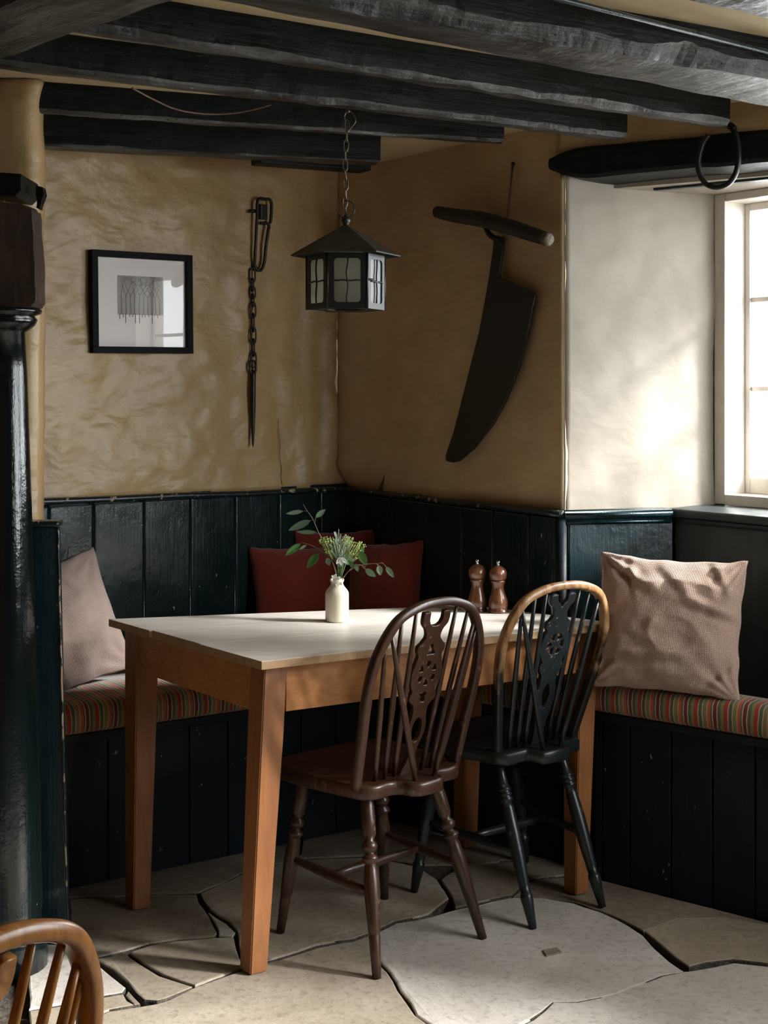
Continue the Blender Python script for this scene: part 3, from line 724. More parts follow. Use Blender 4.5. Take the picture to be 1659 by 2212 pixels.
def pad(name, label, ring_f, ring_b, z0, z1, along, mat=STRIPE, seed=0, n=60):
    """seat pad between a front line and a back line, rounded front edge"""
    f0, f1 = ring_f; b0, b1 = ring_b; O = f0.copy(); ang = math.atan2(along.y, along.x)
    R = Matrix.Rotation(-ang, 2); bm = bmesh.new(); rings = []
    for i in range(n+1):
        t = i/n; p = f0+(f1-f0)*t; q = b0+(b1-b0)*t; d = (p-q).normalized()
        w = .004*N3((t*14, seed, 0), 1)+.002*N3((t*40, seed, 0), 1); w2 = .004*N3((t*11, seed, 9), 1)
        H = z1-z0; prof = [(-.002, z0), (.012+w, z0+H*.12), (.018+w, z0+H*.5), (.013+w, z0+H*.84), (.002+w, z1-.002+w2), (-.02, z1+.004+w2)]
        ring = [(p+d*a, z) for a, z in prof]+[(q+(p-q)*.5, z1+.008+w2), (q, z1+.002), (q, z0)]
        rings.append([bm.verts.new((*(R@(x-O)), z)) for x, z in ring])
    k = len(rings[0])
    for i in range(n):
        for j in range(k): bm.faces.new((rings[i][j], rings[i][(j+1) % k], rings[i+1][(j+1) % k], rings[i+1][j]))
    bm.faces.new(rings[0]); bm.faces.new(rings[-1])
    o = obj(name, bm, mat, smooth=True); o.location = (O.x, O.y, 0); o.rotation_euler = (0, 0, ang)
    return tag(o, label, 'seat pad')
pad('seat_pad', 'striped seat pad on the window bench under the large beige cushion', (BF0+BFN*.004, bf1), (Vector((.645, 4.17)), SF+SD*1.18+SN*.01), .497, .578, BFD, seed=1)
pad('seat_pad', 'striped seat pad on the left bench, partly hidden by the table', (L1S, lf1-L1FD*.01), (A1-D1*.25+N1*.03, CN-D1*.06+N1*.04), .445, .527, L1FD, seed=2)
pad('seat_pad', 'striped seat pad in the dark back corner under the red cushions', (bkf[0], bkf[1]), (CN+D2*.05+N2*.04, E1+N2*.035-D2*.03), .445, .527, (bkf[1]-bkf[0]), seed=3)

# ------------------------------------------------------------------ left partition, post, bracket
zp = 3.62
xr = P(77, 0, d=zp).x
bm = bmesh.new(); nz = 70; nx = 10; g = []
for j in range(nz+1):
    z = 1.06+(ZC-.003-1.06)*j/nz; row = []
    e = .006*N3((z*5, 0, 0), 1, 4)+.003*N3((z*16, 0, 0), 1, 5)+(.010*max(0, (z-2.19)/.05))
    for i in range(nx+1):
        s = i/nx; x = xr-.32*(1-s)+e*s; y_ = zp+.004*N3((x, z, 0), 6, 2)+(.012 if i == nx else 0)
        row.append(bm.verts.new((x, y_, z)))
    row.append(bm.verts.new((xr+e+.002, zp+.05, z))); row.append(bm.verts.new((xr+e-.006, zp+.12, z)))
    g.append(row)
m = len(g[0])
for j in range(nz):
    for i in range(m-1): bm.faces.new((g[j][i], g[j][i+1], g[j+1][i+1], g[j+1][i]))
bk = [[bm.verts.new((xr-.32, zp+.12, g[j][0].co.z))] for j in (0, nz)]
bm.faces.new([bk[0][0]]+g[0]); bm.faces.new(g[-1][::-1]+[bk[1][0]])
bm.faces.new([g[j][0] for j in range(nz+1)]+[bk[1][0], bk[0][0]]); bm.faces.new([g[j][-1] for j in range(nz+1)][::-1]+[bk[0][0], bk[1][0]])
o = struct(obj('wall_partition', bm, WALL, smooth=False)); o['label'] = 'end of the plastered partition at the left edge'
for p in o.data.polygons: p.use_smooth = len(p.vertices) == 4
struct(slab('wall_partition_side', -2.8, xr-.30, zp+.01, zp+.12, 0, ZC, WALL))
# settle end
se = empty('bench_end', (-.95, 3.575, 0)); tag(se, 'tall dark green bench end board with worn edges behind the turned post', 'bench end')
O = Vector((-.95, 3.575, 0))
bm = bmesh.new()
tl, tr = P(30, 1140, d=3.565), P(125, 1140, d=3.565); brr = P(147, 2044, d=3.565); bll = P(30, 2044, d=3.565)
tl.z = tr.z = 1.072; brr.z = bll.z = 0; tl.x = bll.x = -1.3
bk = Vector((0, .03, 0))
hexa(bm, [bll-O, brr-O, brr+bk-O, bll+bk-O], [tl-O, tr-O, tr+bk-O, tl+bk-O], .004); obj('end_board', bm, GREENB, se)
bm = bmesh.new(); hexa(bm, [Vector((-1.3, 3.55, 1.073))-O, Vector((tr.x+.004, 3.55, 1.073))-O, Vector((tr.x+.004, 3.612, 1.073))-O, Vector((-1.3, 3.612, 1.073))-O], [Vector((-1.3, 3.55, 1.088))-O, Vector((tr.x+.004, 3.55, 1.088))-O, Vector((tr.x+.004, 3.612, 1.088))-O, Vector((-1.3, 3.612, 1.088))-O], .006)
obj('cap_rail', bm, RAILM, se, True)
bm = bmesh.new(); tube(bm, [(tr-O)+((brr-O)-(tr-O))*(k_/30)+Vector((.0008*math.sin(k_*2.1), -.0005, 0)) for k_ in range(31)], lambda t: .0028, 6); obj('worn_edge', bm, M_paint('worn_edge_paint', (.008, .016, .017), .53, .4), se, True)
# side panel running from the end board back to the wall
bm = bmesh.new(); q0 = Vector((brr.x-.012, 3.597)); q1 = A1-D1*.05+N1*.03
dq = (q1-q0).normalized(); nq = Vector((-dq.y, dq.x))
# turned post
post = empty('turned_post', (-.94, 3.44, 0)); tag(post, 'dark green turned timber post at the left edge of the room', 'post')
pc = P(10, 0, d=3.44).x-(-.94)
zz = lambda v: CH+(HZ-v)/F*3.44
H = zz(668)
prof = [(0, .105), (.06, .105), (.065, .088), (.09, .092), (.2, .088), (.4, .081), (.55, .073), (.75, .063), (.9, .055), (.965, .050), (.968, .060), (.976, .074), (.984, .080), (.99, .072), (.993, .088), (.998, .091), (1, .088)]
bm = bmesh.new(); lathe(bm, (pc, 0, 0), (pc, 0, H), prof, 28); obj('shaft', bm, M_paint('black_gloss_post', (.002, .0045, .0045), .72, .13), post, True)
brk = empty('timber_corbel', (-.94, 3.44, H)); tag(brk, 'splintered dark oak block resting on the turned post', 'timber')
OB = Vector((-.94, 3.44, H))
def pxbox(bm, quad, d0, d1, bev=.004, n=None):
    k = [P(u, v, d=d1)-OB for u, v in quad]; f = [p-Vector((0, d1-d0, 0)) for p in k]
    hexa(bm, f, k, bev)
bm = bmesh.new(); pxbox(bm, [(-120, 668), (90, 668), (98, 655), (97, 560), (91, 500), (90, 462), (70, 452), (-120, 436)], 3.37, 3.47, .003)
bmesh.ops.subdivide_edges(bm, edges=bm.edges[:], cuts=4, use_grid_fill=True)
for v in bm.verts: v.co += Vector((N3(v.co, 20, 1), N3(v.co, 20, 2), N3(v.co, 25, 3)))*.004
obj('block', bm, DKW, brk)
bm = bmesh.new(); pxbox(bm, [(12, 436), (70, 444), (83, 432), (83, 398), (14, 393)], 3.39, 3.56, .003); obj('packing_piece', bm, BEAM, brk)
bm = bmesh.new(); pxbox(bm, [(-120, 432), (8, 438), (10, 393), (-120, 388)], 3.40, 3.56, .003); obj('packing_piece', bm, DKW, brk)
bm = bmesh.new(); pxbox(bm, [(84, 452), (92, 456), (94, 438), (102, 424), (99, 408), (84, 404), (83, 425), (88, 436)], 3.44, 3.47, .002); obj('splinter', bm, BEAM, brk)
# ------------------------------------------------------------------ picture
pic = empty('picture_frame'); tag(pic, 'square black-framed print of bare winter trees on the ochre wall', 'picture')
pA = wall_pt(196, 651, A1, D1, N1, .018); pB = wall_pt(411.5, 658, A1, D1, N1, .018); pcn = (pA+pB)/2; pw = (pB.xy-pA.xy).length; ph = .328
pic.location = pcn; pic.rotation_euler = (0, -.012, math.atan2(D1.y, D1.x)-.010); fw = .021
for nm, c, s in (('frame_bar', (0, 0, ph/2-fw/2), (pw, .03, fw)), ('frame_bar', (0, 0, -ph/2+fw/2), (pw, .03, fw)), ('frame_bar', (-pw/2+fw/2, 0, 0), (fw, .03, ph-2*fw)), ('frame_bar', (pw/2-fw/2, 0, 0), (fw, .03, ph-2*fw))):
    bm = bmesh.new(); box(bm, Vector(c), s, bev=.0015); obj(nm, bm, BLACKF, pic)
bm = bmesh.new(); box(bm, Vector((0, .004, 0)), (pw-2*fw, .004, ph-2*fw)); obj('mount', bm, PAPER, pic)
bm = bmesh.new(); box(bm, Vector((-.004, .0015, .024)), (.168, .001, .126)); obj('print', bm, PRINT, pic)
TRK = M_plain('print_ink', (.08, .075, .07), .8)
bm = bmesh.new(); random.seed(5)
for k in range(13):
    x = -.083+k*.0118+random.random()*.004; l = random.choice([.006, .01, .018, .03, .012])
    box(bm, Vector((x, .0012, -.036-l/2)), (.0016, .001, l))
obj('print_trunks', bm, TRK, pic)
bm = bmesh.new(); random.seed(8)
def twig(x, z, ang, L, w_):
    x2, z2 = x+L*math.sin(ang), z+L*math.cos(ang)
    if z2 > .0855: z2 = .0855
    if abs(x2+.004) > .083: return
    nx_, nz_ = math.cos(ang)*w_/2, -math.sin(ang)*w_/2
    v = [bm.verts.new(p) for p in ((x-nx_, .0004, z-nz_), (x+nx_, .0004, z+nz_), (x2+nx_*.6, .0004, z2+nz_*.6), (x2-nx_*.6, .0004, z2-nz_*.6))]
    bm.faces.new(v)
    if L > .006 and z2 < .084:
        for sg in (-1, 1): twig(x2, z2, ang+sg*(.25+random.random()*.45), L*(.6+random.random()*.25), w_*.65)
for x in (-.074, -.058, -.040, -.028, -.010, .006, .022, .038, .052, .066): twig(x, -.038, (random.random()-.5)*.08, .045+random.random()*.025, .0021)
o = obj('print_branches', bm, TRK, pic); o['kind'] = 'stuff'
bm = bmesh.new(); box(bm, Vector((0, -.006, 0)), (pw-2*fw, .002, ph-2*fw)); obj('glass', bm, PGLASS, pic)

# ------------------------------------------------------------------ hanging iron on left wall (ratchet hook with chain)
def WP(u, v, off=.02): return wall_pt(u, v, A1, D1, N1, off)
ih = empty('iron_pot_hanger', WP(565, 470, .0)); tag(ih, 'black wrought iron hook, chain and spike hanging beside the picture', 'iron hanger'); IO = ih.location.copy()
def ipart(nm, fn, smooth=True):
    bm = bmesh.new(); fn(bm); bmesh.ops.translate(bm, verts=bm.verts, vec=-IO); return obj(nm, bm, IRON, ih, smooth)
def f(bm):
    c = WP(566, 458, .012); box(bm, c, (.028, .028, .052), Matrix.Rotation(math.atan2(D1.y, D1.x), 3, 'Z'), .003)
ipart('wall_plate', f, False)
ipart('cross_pin', lambda bm: tube(bm, [WP(538, 456, .02), WP(556, 456, .02)], .006, 8))
ipart('bent_bar', lambda bm: tube(bm, cat([WP(549, 585, .02), WP(552, 530, .025), WP(555, 470, .03), WP(557, 432, .03), WP(572, 430, .03), WP(585, 434, .03), WP(586, 460, .03), WP(584, 482, .03)], 6), .0055, 8))
ipart('hook', lambda bm: tube(bm, cat([WP(562, 482, .03), WP(580, 484, .03), WP(579, 500, .03), WP(574, 535, .028), WP(571, 565, .026), WP(564, 583, .025), WP(554, 580, .024), WP(549, 570, .023)], 6), .0058, 8))
def linkpts(a, b, w, side):
    a = Vector(a); b = Vector(b); d = (b-a); L = d.length; d.normalize(); s = (side-d*side.dot(d)).normalized()
    out = []
    for k in range(20):
        t = 2*math.pi*k/20; c, sn = math.cos(t), math.sin(t)
        out.append((a+b)/2+d*(math.copysign(abs(c)**.8, c)*L/2)+s*(math.copysign(abs(sn)**.7, sn)*w/2))
    return out
D13 = Vector((D1.x, D1.y, 0)); N13 = Vector((N1.x, N1.y, 0))
vs = [584, 606, 624, 640, 658, 682, 712, 737, 765, 788]
for i, (a, b) in enumerate(zip(vs[:-1], vs[1:])):
    sd = D13+N13*.5 if i % 2 == 0 else N13-D13*.25
    ipart('chain_link', lambda bm: tube(bm, linkpts(WP(545+.3*i, a-5, .02), WP(545.5+.3*i, b+5, .02), .019, sd), .003, 6, closed=True))
ipart('spike', lambda bm: lathe(bm, WP(546.5, 800, .02), WP(546.5, 966, .018), [(0, .008), (.06, .010), (.12, .0095), (.5, .009), (.8, .006), (.97, .003), (1, .001)], 10))
ipart('spike_eye', lambda bm: tube(bm, linkpts(WP(546, 780, .02), WP(546, 806, .02), .026, D13), .0045, 8, closed=True))
# ------------------------------------------------------------------ hay knife on the back wall
def BP(u, v, off=.02): return wall_pt(u, v, CN, D2, N2, off)
hk = empty('hay_knife', BP(1080, 500, 0)); tag(hk, 'old hay knife with broad black blade and wooden handle hung on the wall', 'hay knife'); KO = hk.location.copy()
ang2 = math.atan2(D2.y, D2.x)
def wall2d(u, v): p = BP(u, v, .02); return ((p.xy-KO.xy).dot(D2), p.z-KO.z)
bl = [(1073, 512), (1070, 545), (1062, 600), (1054, 645), (1040, 720), (1022, 790), (1003, 865), (985, 935), (968, 985), (970, 996), (984, 999), (997, 996), (1030, 968), (1068, 920), (1100, 862), (1125, 798), (1143, 730), (1156, 665), (1161, 640), (1156, 630), (1125, 617), (1085, 600), (1084, 588), (1091, 545), (1093, 512)]
me = plate_mesh('blade', [wall2d(u, v) for u, v in bl], [], .009, .001)
o = link('blade', me, IRON, hk); o.rotation_euler = (math.pi/2, 0, ang2); o.location = Vector((N2.x, N2.y, 0))*.028
def kpart(nm, fn, mat=IRON):
    bm = bmesh.new(); fn(bm); bmesh.ops.translate(bm, verts=bm.verts, vec=-KO); return obj(nm, bm, mat, hk, True)
OLDW = M_wood('weathered_handle', (.012, .010, .009), (.035, .028, .022), (20, 20, 4), .6)
kpart('handle', lambda bm: tube(bm, cat([BP(944, 458, .05), BP(985, 466, .052), BP(1040, 474, .055), BP(1100, 490, .055), BP(1150, 506, .052), BP(1186, 518, .05)], 5), lambda t: .012+.013*math.sin(math.pi*min(1, t*.6+.2)), 12), OLDW)
kpart('handle_end', lambda bm: lathe(bm, BP(1176, 515, .052), BP(1188, 519, .052), [(0, .0205), (.7, .021), (1, .017)], 10), M_plain('bare_end_grain', (.12, .10, .075), .8, 0, 90, .7))
kpart('tang', lambda bm: tube(bm, cat([BP(1048, 488, .04), BP(1056, 505, .035), BP(1068, 514, .03), BP(1078, 516, .03), BP(1083, 530, .028)], 5), .009, 8))
kpart('hanging_rod', lambda bm: tube(bm, [BP(1108, 352, .02), BP(1096, 470, .03)], .0035, 6), M_plain('rusty_rod', (.10, .055, .03), .7))
kpart('nail', lambda bm: lathe(bm, BP(1108, 354, -.01), BP(1108, 354, .03), [(0, .003), (.8, .003), (.82, .007), (1, .006)], 8))

# ------------------------------------------------------------------ lantern
LD_ = 3.60
lc = P(747, 548, d=LD_)
lan = empty('hanging_lantern', lc); tag(lan, 'black metal hexagonal hanging lantern with frosted panes and hipped roof', 'lantern')
LS = LD_/F
def lp(nm, bm, mat, smooth=False, par=None): return obj(nm, bm, mat, par or lan, smooth)
R0 = 84*LS; R1 = 119*LS; hz0 = -122*LS
rot = math.radians(4)
def hexpt(r, k, z): a = math.radians(60*k)+rot; return Vector((r*math.cos(a), r*math.sin(a), z))
bm = bmesh.new()     # roof, with thickness
for dz, flip in ((0, 0), (-.003, 1)):
    pass
ring = [bm.verts.new(hexpt(R1, k, -.004)) for k in range(6)]; ring2 = [bm.verts.new(hexpt(R1*.99, k, -.007)) for k in range(6)]
ringt = [bm.verts.new(hexpt(.014, k, 58*LS)) for k in range(6)]; ringb = [bm.verts.new(hexpt(.012, k, 52*LS)) for k in range(6)]
for k in range(6):
    j = (k+1) % 6
    bm.faces.new((ring[k], ring[j], ringt[j], ringt[k])); bm.faces.new((ring2[j], ring2[k], ringb[k], ringb[j])); bm.faces.new((ring[j], ring[k], ring2[k], ring2[j]))
bm.faces.new(ringt); bm.faces.new(ringb)
lp('roof', bm, IRONG)
bm = bmesh.new(); lathe(bm, (0, 0, 54*LS), (0, 0, 84*LS), [(0, .018), (.15, .012), (.3, .007), (.4, .010), (.6, .013), (.8, .010), (.9, .005), (1, .004)], 14); lp('finial', bm, IRONG, True)
bm = bmesh.new(); tube(bm, [Vector((0, 0, 96*LS))+Vector((math.cos(t*math.pi/10), 0, math.sin(t*math.pi/10)))*.023 for t in range(20)], .0014, 6, closed=True); lp('ring', bm, IRONG, True)
bm = bmesh.new(); tube(bm, [Vector((0, 0, 80*LS)), Vector((0, 0, 108*LS))], .0022, 6); lp('stem', bm, IRONG, True)
for k in range(6):
    a, b = hexpt(R0, k, 0), hexpt(R0, (k+1) % 6, 0); w_ = (b-a).length; mid = (a+b)/2; dx = (b-a).normalized(); nrm = Vector((mid.x, mid.y, 0)).normalized()
    hh = -hz0-.006; m = .017
    outer = [(-w_/2, 0), (w_/2, 0), (w_/2, hh), (-w_/2, hh)]
    x0, x1, y0, y1, r = -w_/2+m, w_/2-m, m*.9, hh-m*.8, .009
    hole = []
    for cx_, cy_, a0 in ((x1-r, y1-r, 0), (x0+r, y1-r, 90), (x0+r, y0+r, 180), (x1-r, y0+r, 270)):
        for s in range(5): t = math.radians(a0+s*22.5); hole.append((cx_+r*math.cos(t), cy_+r*math.sin(t)))
    me = plate_mesh('side_panel', outer, [hole], .003)
    o = link('side_panel', me, IRON, lan)
    Mx = Matrix((( dx.x, 0, nrm.x, mid.x), (dx.y, 0, nrm.y, mid.y), (0, 1, 0, hz0), (0, 0, 0, 1)))
    o.matrix_local = Mx
    bm = bmesh.new(); box(bm, Vector((0, hh/2, -.003)), (x1-x0+.008, y1-y0+.008, .0025)); g_ = obj('pane', bm, FROST, o)
    bm = bmesh.new(); tube(bm, [Vector((.002*math.sin(s*1.3+k), y0+(y1-y0)*s/8, .0022)) for s in range(9)], .0022, 6); obj('lead_bar', bm, IRON, o, True)
    bm = bmesh.new(); tube(bm, [Vector((x0+(x1-x0)*s/6, hh/2+.001*math.sin(s*2+k), .002)) for s in range(7)], .0022, 6); obj('lead_bar', bm, IRON, o, True)
    bm = bmesh.new(); tube(bm, [Vector((a.x, a.y, hz0)), Vector((a.x, a.y, -.006))], .0035, 6); lp('corner_bar', bm, IRON, True)
bm = bmesh.new(); 
v6 = [bm.verts.new(hexpt(R0*.98, k, hz0+.004)) for k in range(6)]; v6b = [bm.verts.new(hexpt(R0*.5, k, hz0+.004)) for k in range(6)]
v7 = [bm.verts.new(hexpt(R0*.98, k, hz0+.001)) for k in range(6)]; v7b = [bm.verts.new(hexpt(R0*.5, k, hz0+.001)) for k in range(6)]
for k in range(6):
    j = (k+1) % 6; bm.faces.new((v6[k], v6[j], v6b[j], v6b[k])); bm.faces.new((v7[j], v7[k], v7b[k], v7b[j])); bm.faces.new((v6b[k], v6b[j], v7b[j], v7b[k]))
lp('base_ring', bm, IRON)
bm = bmesh.new(); lathe(bm, (0, 0, -.005), (0, 0, -.045), [(0, .012), (1, .012)], 10); lp('lamp_holder', bm, IRON, True)
bm = bmesh.new(); a = hexpt(R0*1.03, 5, hz0*.5); tube(bm, [a-Vector((.012, 0, 0)), a+Vector((.016, .010, 0))], .003, 6); lp('latch', bm, IRONG, True)
# chain up to the beam
ch = empty('lantern_chain', P(750, 240, d=3.60)); tag(ch, 'thin metal chain with a bent hook holding the lantern to the beam', 'chain'); CO = ch.location.copy()
vs = [262, 283, 304, 325, 346, 367, 388, 408, 428, 446]; chx = lambda v: 749-(v-240)*.018+1.5*math.sin(v*.05)
for i, (a, b) in enumerate(zip(vs[:-1], vs[1:])):
    bm = bmesh.new(); sd = Vector((1, .35, 0)) if i % 2 == 0 else Vector((.25, -1, 0))
    tube(bm, linkpts(P(chx(a), a-3, d=3.6), P(chx(b), b+3, d=3.6), .012, sd), .0014, 6, closed=True); bmesh.ops.translate(bm, verts=bm.verts, vec=-CO); obj('chain_link', bm, CHAINM, ch, True)
bm = bmesh.new(); tube(bm, cat([P(746, 262, d=3.6), P(744, 250, d=3.6), P(752, 240, d=3.6), P(762, 246, d=3.6), P(768, 262, d=3.6), P(758, 276, d=3.6), P(750, 285, d=3.6)], 6), .0016, 6); bmesh.ops.translate(bm, verts=bm.verts, vec=-CO); obj('bent_hook', bm, CHAINM, ch, True)
bm = bmesh.new(); lathe(bm, P(752, 226, d=3.6), P(752, 244, d=3.6), [(0, .004), (.7, .004), (.8, .007), (1, .004)], 8); bmesh.ops.translate(bm, verts=bm.verts, vec=-CO); obj('screw_eye', bm, CHAINM, ch, True)
bm = bmesh.new(); tube(bm, linkpts(P(745.5, 440, d=3.6), P(746, 455, d=3.6), .011, Vector((.2, -1, 0))), .0014, 6, closed=True); bmesh.ops.translate(bm, verts=bm.verts, vec=-CO); obj('chain_link', bm, CHAINM, ch, True)
# loose cable under the beams
bm = bmesh.new(); z0 = 3.50
tube(bm, cat([P(285, 190, d=3.38), P(330, 214, d=3.44), P(380, 236, d=3.48), P(440, 246, d=3.52), P(500, 245, d=3.54), P(550, 236, d=3.53), P(585, 226, d=3.52)], 6), .0022, 6)
tag(obj('loose_cable', bm, M_plain('brown_cable', (.16, .09, .055), .5), smooth=True), 'thin brown cable sagging beneath the ceiling beams', 'cable')
# iron loop on the lintel
bm = bmesh.new(); 
def LP(u, v, off=.035): return wall_pt(u, v, LA, LD, LN, off)
sh = empty('iron_loop', LP(1578, 272, 0)); tag(sh, 'dark iron loop hanging on the front of the lintel near the window', 'iron ring'); SO = sh.location.copy()
tube(bm, cat([LP(1530, 292, .045), LP(1518, 310, .045), LP(1509, 345, .045), LP(1511, 375, .045), LP(1526, 398, .045), LP(1548, 405, .045), LP(1573, 397, .045), LP(1590, 372, .045), LP(1596, 335, .045), LP(1593, 300, .042), LP(1584, 280, .038), LP(1578, 271, .03)], 6), .0072, 8, ry=.009, up=(LN.x, LN.y, 0))
bmesh.ops.translate(bm, verts=bm.verts, vec=-SO); obj('loop', bm, IRON, sh, True)
bm = bmesh.new(); tube(bm, cat([LP(1576, 276, .0), LP(1578, 268, .03), LP(1588, 276, .05)], 5), .006, 8); bmesh.ops.translate(bm, verts=bm.verts, vec=-SO); obj('hook', bm, IRON, sh, True)

# ------------------------------------------------------------------ table
TB = empty('dining_table', (0, 3.95, 0)); tag(TB, 'rectangular pine farmhouse table with scrubbed top tinted pale for sheen, and orange legs', 'table'); TO = TB.location.copy()
cL, cN, cR, cB = P(237, 1337, z=.775), P(565, 1429, z=.76), P(1326, 1345, z=.757), P(1020, 1307, z=.742)
th = .021
def bil(s, t):      # s: 0 left end ->1 right end ; t: 0 front ->1 back
    return (cN*(1-s)+cR*s)*(1-t)+(cL*(1-s)+cB*s)*t
cuts = [0, .38, .70, 1.0]
for i, (t0, t1) in enumerate(zip(cuts[:-1], cuts[1:])):
    bm = bmesh.new(); g_ = .0006; e0 = [0, .004, -.003][i]
    T0, T1 = t0+(g_ if i else 0), t1-(g_ if i < 2 else 0)
    nS = 14; rows = []
    q = [bil(e0, T0), bil(1, T0), bil(1, T1), bil(e0, T1)]
    hexa(bm, [p-Vector((0, 0, th))-TO for p in q], [p-TO for p in q], .0016)
    o = obj('top_plank', bm, TOPW, TB); o.data.materials.append(PEDGE)
    for p_ in o.data.polygons: p_.material_index = 0 if p_.normal.z > .6 else 1  # sheen-paled colour on upward faces, plain warm pine on the edges
    if i == 0: o.location = (0, 0, 0)
# table frame: legs and aprons
def inb(p, s, t): return p
ins = .028
dlong = (cR-cN); dlong.z = 0; dlong.normalize(); dw = (cL-cN); dw.z = 0; dw.normalize(); dwr = (cB-cR); dwr.z = 0; dwr.normalize(); dlb = (cB-cL); dlb.z = 0; dlb.normalize()
lw = .062
def leg(corner, a, b, foot, flip=False):
    """corner leg: a,b unit dirs inward along the two edges; foot = outer-corner floor point"""
    top = corner+a*ins+b*ins; zt = corner.z-th-.0005
    f = Vector((foot.x, foot.y, 0)); w0, w1 = lw, .046
    def ring(c, w, z): c = Vector((c.x, c.y, z)); return [c, c+a*w, c+a*w+b*w, c+b*w]
    bm = bmesh.new(); A_, B_ = ring(f, w1, 0.002), ring(top, w0, zt)
    kn = ring(top+(f-top)*.22, w0, zt*(1-.22)) 
    bmv = []
    for rr in (A_, kn, B_): bmv.append([bm.verts.new(p-TO) for p in rr])
    for x, y in zip(bmv[:-1], bmv[1:]):
        for i in range(4): bm.faces.new((x[i], x[(i+1) % 4], y[(i+1) % 4], y[i]))
    bm.faces.new(bmv[0][::-1]); bm.faces.new(bmv[-1])
    bmesh.ops.bevel(bm, geom=bm.edges[:], offset=.0025, segments=2, affect='EDGES')
    obj('leg', bm, ORL, TB); return top
fN = P(541, 2109, z=0); fR = P(1262, 1929, z=0); fL = P(270, 1958, z=0)
tN = leg(cN, dlong, dw, fN); tR = leg(cR, -dlong, dwr, fR+Vector((0.012, 0, 0))+dlong*.0); tL = leg(cL, dlb, -dw, fL); tBk = leg(cB, -dlb, -dwr, Vector((cB.x-.02, cB.y-.05, 0)))
def apron(p, q, nrm, lab=None):
    """p,q outer-face end points at top"""
    bm = bmesh.new(); d = (q-p); d.z = 0; d.normalize(); h = .118
    p = p+nrm*.006; q = q+nrm*.006; z0, z1 = p.z, q.z
    a, b, c, e = p, q, q+nrm*.022, p+nrm*.022
    hexa(bm, [x-Vector((0, 0, h))-TO for x in (a, b, c, e)], [x-Vector((0, 0, .0015))-TO for x in (a, b, c, e)], .0015)
    obj('apron', bm, ORW, TB)
def zl(c, z): return Vector((c.x, c.y, z-th))
apron(zl(tN+dlong*lw, cN.z), zl(tR-dlong*lw, cR.z), Vector((-dlong.y, dlong.x, 0)))
apron(zl(tN+dw*lw, cN.z), zl(tL-dw*lw, cL.z), Vector((dw.y, -dw.x, 0)) if Vector((dw.y, -dw.x, 0)).dot(dlong) > 0 else Vector((-dw.y, dw.x, 0)))
apron(zl(tR+dwr*lw, cR.z), zl(tBk-dwr*lw, cB.z), Vector((dwr.y, -dwr.x, 0)) if Vector((dwr.y, -dwr.x, 0)).dot(dlong) < 0 else Vector((-dwr.y, dwr.x, 0)))
apron(zl(tL+dlb*lw, cL.z), zl(tBk-dlb*lw, cB.z), Vector((dlb.y, -dlb.x, 0)))
PEG = M_plain('dark_peg', (.02, .01, .006), .6)
bm = bmesh.new()
for u, v in ((593, 1541), (533, 1680), (537, 1712)):
    pass
# ------------------------------------------------------------------ items on the table
def table_z(u, v):
    # intersect pixel ray with the bilinear top
    best = None
    z = .757
    for _ in range(12):
        p = P(u, v, z=z)
        # barycentric-ish: solve s,t by newton
        s = t = .5
        for __ in range(20):
            q = bil(s, t); e = p.xy-q.xy; ds = (bil(s+.01, t)-q).xy*100; dt = (bil(s, t+.01)-q).xy*100
            det = ds.x*dt.y-ds.y*dt.x; s += (e.x*dt.y-e.y*dt.x)/det; t += (ds.x*e.y-ds.y*e.x)/det
        z = bil(s, t).z
    return P(u, v, z=z)
vb = table_z(728, 1342); vase = empty('stoneware_bottle', vb); tag(vase, 'small cream stoneware bottle used as a vase on the table', 'vase')
k = vb.y/F
prof = [(0, 22), (2, 24.5), (5, 25.5), (40, 25.5), (58, 25.5), (63, 25), (68, 22), (76, 15.5), (80, 13.5), (84, 13), (87, 15), (90, 15.5), (93, 14), (94, 11), (88, 10)]
bm = bmesh.new(); lathe(bm, (0, 0, 0), (0, 0, 1), [(h*k, r*k) for h, r in prof], 32); obj('bottle', bm, POT, vase, True)
# foliage: leaves as parts
bq = empty('flower_posy', vb+Vector((0, 0, 90*k))); tag(bq, 'posy of eucalyptus sprigs, green buds and a snowdrop in the bottle', 'flowers')
BO = bq.location.copy(); DB = vb.y
def FP(u, v, dd=0): return P(u, v, d=DB+dd)-BO
def stem(pts, mat=STEM, r=.0011, nm='stem'):
    bm = bmesh.new(); tube(bm, cat([FP(*p) for p in pts], 5), lambda t: r*(1.1-.6*t), 6); return obj(nm, bm, mat, bq, True)
def leafm(a, b, w, mat, n=Vector((0, -1, .2)), curl=.15, rr=0):
    a = Vector(a); b = Vector(b); d = b-a; L = d.length; d.normalize(); s = d.cross(n).normalized(); n2 = s.cross(d)
    bm = bmesh.new(); rows = []
    for i in range(9):
        t = i/8; ww = w*math.sin(math.pi*min(1, t**.85))**.8 if 0 < t < 1 else .0002; c = a+d*L*t+n2*(-curl*L*(t*t-t)*-1)
        rows.append([bm.verts.new(c+s*ww*x+n2*(abs(x)*ww*.25)) for x in (-1, -.5, 0, .5, 1)])
    for r0, r1 in zip(rows[:-1], rows[1:]):
        for j in range(4): bm.faces.new((r0[j], r0[j+1], r1[j+1], r1[j]))
    ex = bmesh.ops.solidify(bm, geom=bm.faces[:], thickness=.0004)
    return obj('leaf', bm, mat, bq, True)
stem([(733, 1255, 0), (722, 1220, 0), (700, 1170), (688, 1150), (675, 1120), (663, 1103), (654, 1088)])
stem([(728, 1255, .01), (722, 1225, .02), (712, 1205, .02), (690, 1187, .02), (672, 1178, .02), (652, 1172, .02)])
